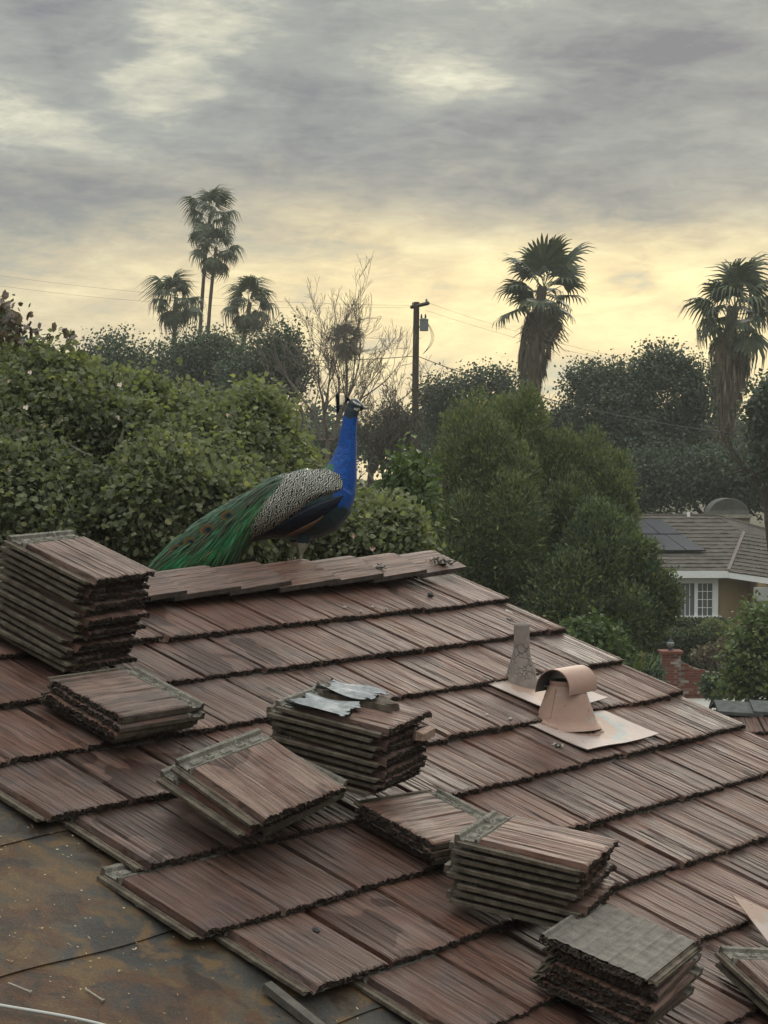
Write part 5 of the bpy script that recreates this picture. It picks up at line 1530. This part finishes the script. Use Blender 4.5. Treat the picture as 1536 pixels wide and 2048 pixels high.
# upper right flank between wing and main ridge
fl = [ray_plane(1487, 1067, ev0, n1) + n1 * .03, at(1600, 1083, YH + 1.5), at(1600, 1076, YH + 2.5), ray_plane(1430, 1031, ev0, n1) + n1 * .03]
mb = MB(); mb.add(fl, [(0, 1, 2, 3)]); hpart(mb, 'roof_flank', M_SHING)
mb = MB(); mb.tube([ray_plane(1080, 1031, ev0, n1), ray_plane(1430, 1031, ev0, n1)], .07, 6); mb.tube([ray_plane(1430, 1031, ev0, n1), at(1600, 1078, YH + 2.4)], .07, 6); hpart(mb, 'ridge_cap', M_SHING)
mb = MB(); mb.tube([v0 + n1 * .05, v2 + n1 * .05], .06, 4); hpart(mb, 'valley_flashing', simple('valley_metal', (.34, .28, .25), .6))
# rear slope
rr0, rr1 = ray_plane(1080, 1031, ev0, n1), ray_plane(1430, 1031, ev0, n1)
mb = MB(); mb.add([rr0, rr1, rr1 + [1.0, 5, -2.0], rr0 + [0, 5, -2.0]], [(0, 1, 2, 3)]); hpart(mb, 'rear_slope', M_SHING)
# fascias
def board(p, q, h, name, mat, depth=.06):
    p, q = np.array(p), np.array(q); dz = np.array([0, 0, h]); dy = np.array([0, depth, 0])
    mb = MB(); V = [p, q, q - dz, p - dz]; mb.add(np.array(V + [v + dy for v in V]), [(0,3,2,1),(4,5,6,7),(0,1,5,4),(1,2,6,5),(2,3,7,6),(3,0,4,7)])
    return hpart(mb, name, mat)
board(at(1080, 1142, YH - .03), at(1457, 1142, YH - .03), .24, 'fascia', M_TRIM)
board(at(1457, 1142, YH - .04), at(1600, 1163, YH - 2.24), .24, 'fascia', M_TRIM)
# walls
def wallbox(x0, x1, y0, y1, z1, name, mat):
    mb = MB(); mb.box((x0, y0, 0), (x1, y1, z1)); return hpart(mb, name, mat)
X = lambda px, Y: at(px, 903, Y)[0]
ztop = at(1400, 1150, YH)[2]
wallbox(X(1080, YH), X(1505, YH), YH + .45, YH + 8, ztop, 'wall', M_TAN)
wallbox(X(1506, YH), X(1640, YH), YH - 1.2, YH + 8, ztop - .2, 'garage_wall', M_TAN)
# garage door panels
gz = at(1520, 1175, YH - 1.3)[2]
gd = MB(); gx0 = X(1510, YH - 1.3); gd.box((gx0, YH - 1.28, 0.02), (gx0 + 2.2, YH - 1.205, gz)); gdo = hpart(gd, 'garage_door', simple('door_white', (.62, .62, .60), .6, .05))
for k in range(4):
    mb = MB(); mb.box((gx0 + .05, YH - 1.315, .06 + k * gz / 4), (gx0 + 2.15, YH - 1.282, (k + 1) * gz / 4 - .02)); hpart(mb, 'door_panel', simple('door_white_panel', (.64, .64, .62), .6, .05), gdo)
# window
yw = YH + .44
wx0, wx1 = X(1355, yw), X(1437, yw); wz1, wz0 = at(1400, 1157, yw)[2], at(1400, 1237, yw)[2]
xl = X(1322, yw)
win = empty('window', (0, 0, 0)); win.parent = nh; win.matrix_parent_inverse = nh_inv
def wpart(name, lo, hi, mat):
    mb = MB(); mb.box(lo, hi); o = mb.build(name, mat); o.parent = win; return o
fw = .16
wpart('frame', (xl, yw - .10, wz1 - fw), (wx1, yw - .01, wz1 + .02), M_TRIM)
wpart('frame', (wx1 - .20, yw - .103, wz0 + .10), (wx1, yw - .01, wz1 - fw), M_TRIM)
wpart('frame', (xl, yw - .102, wz0 + .10), (xl + .12, yw - .01, wz1 - fw), M_TRIM)
wpart('sill', (xl - .05, yw - .16, wz0 - .02), (wx1 + .12, yw - .01, wz0 + .10), M_TRIM)
xm = X(1393, yw)
wpart('mullion', (xm - .06, yw - .09, wz0 + .10), (xm + .06, yw - .01, wz1 - fw), M_TRIM)
mgl, ngl = new_mat('window_glass')
nzg = ngl.noise(ngl.add('TexCoord').outputs['Object'], .8, 2.0)
finish(ngl, ngl.ramp(nzg.outputs[0], [(.3, (.10, .115, .11)), (.7, (.20, .215, .205))]), .12, spec=.6)
mgl2 = simple('blind_behind_glass', (.20, .205, .215), .3, .12, 5.0, spec=.6)
wpart('pane', (xl + .12, yw - .040, wz0 + .10), (xm - .06, yw - .012, wz1 - fw), mgl2)
wpart('pane', (xm + .06, yw - .040, wz0 + .10), (wx1 - .20, yw - .012, wz1 - fw), mgl)
for f in (1 / 3, 2 / 3):
    for xa, xb in ((xm + .06, wx1 - .20), (X(1362, yw), xm - .06)):
        xx = xa + (xb - xa) * f; wpart('glazing_bar', (xx - .012, yw - .060, wz0 + .10), (xx + .012, yw - .041, wz1 - fw), M_TRIM)
for f in (.25, .5, .75):
    zz = wz0 + .10 + (wz1 - fw - wz0 - .10) * f
    wpart('glazing_bar', (xm + .06, yw - .075, zz - .012), (wx1 - .20, yw - .061, zz + .012), M_TRIM)
# solar panels
M_SOLAR = simple('solar_cell', (.020, .024, .040), .45, .2, 3.0, spec=.12)
M_SFR = simple('solar_frame', (.03, .03, .032), .5)
for cs in ([(1225, 1038), (1284, 1038), (1318, 1067), (1256, 1067)], [(1285, 1038), (1324, 1039), (1361, 1067), (1320, 1067)], [(1262, 1069), (1330, 1069), (1372, 1100), (1300, 1100)], [(1331, 1069), (1363, 1069), (1412, 1100), (1374, 1100)]):
    Q = np.array([ray_plane(x, y, ev0 + n1 * .16, n1) for x, y in cs])
    mb = MB(); Q2 = Q - n1 * .05
    mb.add(np.concatenate([Q, Q2]), [(3, 2, 1, 0), (4, 5, 6, 7), (0, 1, 5, 4), (1, 2, 6, 5), (2, 3, 7, 6), (3, 0, 4, 7)], [0, 1, 1, 1, 1, 1])
    hpart(mb, 'solar_panel', [M_SOLAR, M_SFR])
# chimney with a wire dome
YC = YH + 6.5
cx0, cx1 = X(1412, YC), X(1496, YC); cz = at(1450, 1035, YC)[2]
ch = MB(); ch.box((cx0, YC - .5, 1.5), (cx1, YC + .6, cz)); cho = hpart(ch, 'chimney', simple('chimney_stucco', (.32, .28, .22), .9, .1))
mb = MB(); mb.box((cx0 - .06, YC - .58, cz + .001), (cx1 + .06, YC + .68, cz + .12)); hpart(mb, 'chimney_cap', simple('cap_concrete', (.42, .39, .33), .9), cho)
mb = MB(); cxm, hw_, hh_ = (cx0 + cx1) / 2, (cx1 - cx0) / 2 - .05, .60
for k in range(34):
    f = (k + .5) / 34 * 2 - 1; zt = cz + .12 + hh_ * math.sqrt(max(0, 1 - f * f))
    for yo in (-.48, .48):
        mb.tube([[cxm + f * hw_, YC + yo, cz + .12], [cxm + f * hw_, YC + yo, zt]], .014, 4)
th = np.linspace(0, math.pi, 20)
for yo in np.linspace(-.48, .48, 9):
    mb.tube([[cxm + math.cos(t) * hw_, YC + yo, cz + .12 + hh_ * math.sin(t)] for t in th], .018, 4)
for yo in (-.5, .5):
    mb.box((cxm - hw_, YC + yo - .01, cz + .12), (cxm + hw_, YC + yo + .01, cz + .28))
hpart(mb, 'wire_dome', simple('wire_mesh', (.20, .195, .18), .7), cho)
mb = MB(); q = ray_plane(1377, 1034, ev0, n1); mb.tube([q - [0, 0, .1], q + [0, 0, .18]], .06, 8); hpart(mb, 'roof_pipe', M_TRIM)

# ------------------------------------------------------------------ garden in front of the neighbouring house
def hedge(name, label, lo, hi, n, seed, mat=None, size=.09, cat='hedge', **kw):
    lo, hi = np.array(lo, float), np.array(hi, float)
    rng = np.random.default_rng(seed)
    root = empty(name, ((lo[0] + hi[0]) / 2, (lo[1] + hi[1]) / 2, 0)); tag(root, label, cat)
    bpy.context.view_layer.update()
    P = rng.uniform(lo, hi, (n, 3))
    k = rng.integers(0, 3, n)
    P[k == 0, 2] = hi[2] + rng.normal(0, .03, (k == 0).sum())
    P[k == 1, 1] = lo[1] + rng.normal(0, .04, (k == 1).sum())
    A = rand_dirs(rng, n) * size * rng.uniform(.6, 1.3, n)[:, None]; B = unit(np.cross(A, rand_dirs(rng, n))) * size * .42
    o = link(bpy.data.objects.new('foliage', poly_mesh('foliage', leaf_verts(P, A, B, LEAF_DIAMOND), 4, mat or M_HEDGE, np.clip(rng.normal(.45, .25, n) + (k == 0) * .15, 0, 1))), root)
    o.matrix_parent_inverse = root.matrix_world.inverted()
    segs = []
    for j in range(14):
        x_ = rng.uniform(lo[0], hi[0]); y_ = (lo[1] + hi[1]) / 2
        segs.append((np.array([x_, y_, 0]), np.array([x_ + rng.normal(0, .1), y_, hi[2] * .8]), .02, .008))
    t = link(bpy.data.objects.new('stems', tubes_mesh('stems', segs, M_BARK, 5)), root); t.matrix_parent_inverse = root.matrix_world.inverted()
    return root
hedge('clipped_hedge', 'dark clipped hedge under the house window', (X(1300, 63.6), 63.3, .05), (X(1452, 63.6), 64.3, at(1400, 1242, 63.6)[2]), 9000, 601)
hedge('clipped_hedge', 'long clipped hedge behind the brick pillar', (X(1240, 57), 56.5, .05), (X(1430, 57), 58.5, at(1400, 1268, 57)[2]), 15000, 602)
tree('ball_shrub', 'round clipped olive shrub in front of the house window', 'shrub', [px_lobe(1426, 1268, 60, 30, 27, .47)], ground_below(at(1426, 1250, 60)), 900, 8, .05, .08, M_BAUH, 603, rad=.04, shape=LEAF_DIAMOND, aspect=.4, shell=.3, lump_amp=.02, tint_mu=.5)
tree('low_shrub', 'low shrub with pinkish leaves right of the brick wall', 'shrub', [px_lobe(1445, 1305, 53, 28, 18, .45), px_lobe(1410, 1312, 53.5, 22, 12, .3)], ground_below(at(1435, 1300, 52)), 420, 8, .07, .09, M_SKIRT, 604, rad=.04, shape=LEAF_DIAMOND, aspect=.4, tint_mu=.5)
tree('low_shrub', 'bright green low shrub below the junipers at the roof edge', 'shrub', [px_lobe(1175, 1290, 30, 60, 45, .6), px_lobe(1225, 1325, 31, 30, 30, .4)], ground_below(at(1190, 1290, 30)), 620, 8, .09, .10, M_BRIGHT, 605, rad=.05, shape=LEAF_DIAMOND, aspect=.4, tint_mu=.25)
tree('low_shrub', 'dark low shrub left of the brick pillar', 'shrub', [px_lobe(1280, 1350, 45, 36, 30, .5)], ground_below(at(1300, 1345, 45)), 620, 8, .09, .10, M_JUND, 606, rad=.05, shape=LEAF_DIAMOND, aspect=.4, tint_mu=.35)
tree('low_shrub', 'dark low shrub in front of the brick wall', 'shrub', [px_lobe(1428, 1372, 47, 17, 15, .3)], ground_below(at(1418, 1370, 47)), 420, 8, .08, .10, M_JUND, 607, rad=.05, shape=LEAF_DIAMOND, aspect=.4, tint_mu=.35)
LS = [px_lobe(1500, 1300, 40, 46, 68, .9), px_lobe(1532, 1255, 40, 40, 50, .8), px_lobe(1482, 1360, 40, 32, 30, .7), px_lobe(1525, 1350, 40, 52, 44, .8)]
tree('small_tree', 'small light green tree at the right edge in front of the house', 'tree', LS, ground_below(at(1490, 1300, 40)), 700, 9, .13, .105, M_BRIGHT, 608, rad=.07, shape=LEAF_OVAL, aspect=.34, shell=.8, tint_mu=.5, tint_sd=.22)
# plume grass
rng_p = np.random.default_rng(609)
gb = ground_below(at(1255, 1330, 38))
pg = empty('plume_grass', gb); tag(pg, 'tuft of pale plume grass beside the roof edge', 'grass tuft')
bpy.context.view_layer.update()
nb = 160
z0 = at(1250, 1345, 38)[2]
Pg = np.stack([gb[0] + rng_p.normal(0, .16, nb), gb[1] + rng_p.normal(0, .2, nb), np.full(nb, z0)], 1)
Ag = unit(rng_p.normal(0, .38, (nb, 3)) + [.12, 0, 1]) * rng_p.uniform(.3, .62, nb)[:, None]
Bg = unit(np.cross(Ag, rand_dirs(rng_p, nb))) * .012
o = link(bpy.data.objects.new('blades', poly_mesh('blades', leaf_verts(Pg, Ag, Bg, LEAF_DIAMOND), 4, M_BRIGHT, rng_p.uniform(.5, 1, nb))), pg); o.matrix_parent_inverse = pg.matrix_world.inverted()
Pk = (Pg + Ag)[:16]; Ak = unit(Ag[:16]) * .28; Bk = unit(np.cross(Ak, rand_dirs(rng_p, 16))) * .035
Vk = np.concatenate([leaf_verts(Pk - Ak * .4, Ak, Bk, LEAF_OVAL), leaf_verts(Pk - Ak * .4, Ak, unit(np.cross(Ak, Bk)) * .035, LEAF_OVAL)])
o = link(bpy.data.objects.new('plumes', poly_mesh('plumes', Vk, 8, M_PLUME, rng_p.uniform(0, 1, 32))), pg); o.matrix_parent_inverse = pg.matrix_world.inverted()
segs = [(np.array([q[0], q[1], 0]), q, .006, .005) for q in Pg[:30]]
o = link(bpy.data.objects.new('stalks', tubes_mesh('stalks', segs, M_PLUME, 4)), pg); o.matrix_parent_inverse = pg.matrix_world.inverted()

# brick pillar and swept wall
YB = 50.0; sB = F_PX / YB
M_MORTAR = simple('mortar', (.30, .26, .23), .95, .2, 30.0)
mbk_, nbk = new_mat('brick_red')
oib = nbk.add('ObjectInfo')
bc = nbk.ramp(oib.outputs['Random'], [(0, (.16, .055, .040)), (.5, (.23, .080, .058)), (.86, (.27, .115, .085)), (.93, (.42, .34, .30)), (1, (.48, .40, .36))])
finish(nbk, bc, .9)
BRK = MB().box((-.105, -.05, -.030), (.105, .05, .030)).mesh('brick', mbk_)
BRK2 = MB().box((-.048, -.05, -.030), (.048, .05, .030)).mesh('brick', mbk_)
x0, x1 = X(1324, YB), X(1362, YB); zt = at(1340, 1306, YB)[2]
bw = empty('brick_wall', (x0, YB, 0)); tag(bw, 'red brick pillar with swept low wall at the driveway', 'brick wall', kind='thing')
bpy.context.view_layer.update(); bwi = bw.matrix_world.inverted()
def bpart(o, parent=bw):
    o.parent = parent; o.matrix_parent_inverse = bwi; return o
mb = MB(); mb.box((x0 + .012, YB - .21, 0), (x1 - .012, YB + .21, zt - .01)); bpart(mb.build('pillar_core', M_MORTAR))
def wall_top(px): return at(px, np.interp(px, [1362, 1380, 1410, 1460, 1520], [1318, 1330, 1340, 1346, 1348]), YB)[2]
mb = MB()
xsw = np.linspace(x1, X(1520, YB), 20)
topz = [wall_top(1362 + (1520 - 1362) * f) - .02 for f in np.linspace(0, 1, 20)]
G = np.array([[(x_, YB - .092, 0) for x_ in xsw], [(x_, YB - .092, z_) for x_, z_ in zip(xsw, topz)], [(x_, YB + .09, z_) for x_, z_ in zip(xsw, topz)], [(x_, YB + .09, 0) for x_ in xsw]])
mb.grid(G); bpart(mb.build('wall_core', M_MORTAR))
rb = random.Random(3)
row = 0; z = .036
while z < zt - .02:
    xx = x0 + (.105 if row % 2 == 0 else .048)
    while xx < x1:
        half = (row % 2 and (xx - x0) < .06) or (x1 - xx < .09)
        o = link(bpy.data.objects.new('brick', BRK2 if half else BRK)); bpart(o)
        o.matrix_basis = Matrix.Translation((xx if not half else min(xx, x1 - .048), YB - .175 + rb.gauss(0, .003), z))
        xx += .105 + .048 + .01 if half else .22
    xx = x1 + .11 + (.0 if row % 2 else .11)
    while xx < X(1470, YB):
        if z < wall_top(768 + xx / YB * F_PX) - .03:
            o = link(bpy.data.objects.new('brick', BRK)); bpart(o)
            o.matrix_basis = Matrix.Translation((xx, YB - .06 + rb.gauss(0, .003), z))
        xx += .22
    z += .072; row += 1
mb = MB(); mb.box((x0 - .05, YB - .28, zt), (x1 + .05, YB + .28, zt + .07)); bpart(mb.build('pillar_cap', mbk_))
capz = zt + .07
ln = empty('wall_lantern', ((x0 + x1) / 2, YB, capz)); tag(ln, 'small dark glass lantern on the brick pillar', 'lantern')
mb = MB(); mb.lathe([(.001, 0), (.07, 0), (.06, .03), (.03, .05), (.055, .07)], (0, 0, 0), 8); mb.build('base', M_STONE, ln)
mb = MB(); mb.lathe([(.055, .071), (.10, .14), (.10, .20), (.06, .235)], (0, 0, 0), 8); mb.build('glass', simple('lantern_glass', (.22, .25, .25), .15, .15, spec=.7), ln)
mb = MB(); mb.lathe([(.075, .236), (.05, .27), (.015, .30), (.012, .33), (.001, .335)], (0, 0, 0), 8); mb.build('finial', M_STONE, ln)

# ------------------------------------------------------------------ lower roof beyond the rake, grey ridge tiles
YL = 12.6; sL = F_PX / YL
lr0, lr1 = at(1428, 1402, YL), at(1760, 1402, YL)
lw = empty('lower_roof', ((lr0[0] + lr1[0]) / 2, YL, 0)); tag(lw, 'lower roof with grey ridge tiles beyond the right roof edge', 'roof', kind='thing')
bpy.context.view_layer.update(); lwi = lw.matrix_world.inverted()
M_GREYT = concrete_mat('grey_tile', (.105, .108, .105), (.185, .190, .185), .003)
def lpart(o): o.parent = lw; o.matrix_parent_inverse = lwi; return o
sl = np.array([0, -math.cos(.33), -math.sin(.33)])
mb = MB(); q0, q1 = lr0 - [0, 0, .06], lr1 - [0, 0, .06]
mb.add([q0, q1, q1 + sl * 2.4, q0 + sl * 2.4, q0 + [0, 2.2, -.8], q1 + [0, 2.2, -.8]], [(0, 3, 2, 1), (0, 1, 5, 4)]); lpart(mb.build('deck', M_WOOD))
zg = float((q0 + sl * 2.2)[2])
mb = MB(); mb.box((q0[0] + .1, YL - 1.9, 0), (q1[0] - .1, YL + 1.8, zg - .1)); lpart(mb.build('wall', M_STUCCO))
rngl = random.Random(8)
Ml = np.stack([np.array([1.0, 0, 0]), -sl, np.cross([1.0, 0, 0], -sl)], 1)
for c_ in range(4):
    for k in range(5):
        o = link(bpy.data.objects.new('roof_tile', TILE_VARS[rngl.randrange(12)])); lpart(o)
        org = q0 + np.array([.02 + k * .236 + .12 * (c_ % 2), 0, 0]) + sl * (.40 + c_ * .343) + Ml[:, 2] * .02
        m4 = Matrix.Identity(4); MM = Ml @ rotm('X', -TILT) @ np.diag([.236 / W_T, 1, 1])
        for i in range(3):
            for j in range(3): m4[i][j] = MM[i, j]
            m4[i][3] = org[i]
        o.matrix_basis = m4; o.color = (rngl.random() * .4, 0, .2, 1)
capg = MB()
for sgn in (-1, 1):
    P = np.array([[(x_, sgn * d_ * math.cos(.33), -d_ * math.sin(.33) + .03 - .02 * (x_ / .30)) for x_ in np.linspace(0, .30, 6)] for d_ in (0, .07, .135, .17)])
    capg.grid(P, 0, flip=(sgn < 0)); Pq = P - [0, 0, .022]; capg.grid(Pq, 0, flip=(sgn > 0)); capg.grid(np.stack([P[-1], Pq[-1]], 0), 0); capg.grid(np.stack([P[:, 0], Pq[:, 0]], 0), 0); capg.grid(np.stack([P[:, -1], Pq[:, -1]], 0), 0)
capme = capg.mesh('ridge_tile', M_GREYT)
for k in range(5):
    o = link(bpy.data.objects.new('ridge_tile', capme)); lpart(o)
    o.matrix_basis = Matrix.Translation(Vector(lr0 + [.0 + k * .235, 0, -.02])) @ Matrix.Rotation(rngl.gauss(0, .015), 4, 'X')

# ------------------------------------------------------------------ haze
mh, nh_ = new_mat('evening_haze')
vol = nh_.add('VolumePrincipled', {'Color': (.86, .87, .84), 'Density': .0006, 'Anisotropy': .25})
nh_.add('OutputMaterial', {'Volume': vol})
mb = MB(); mb.box((-GR - 8, -GR - 8, -1.2), (GR + 8, GR + 8, 27.5))
hz = mb.build('haze', mh); tag(hz, kind='stuff')
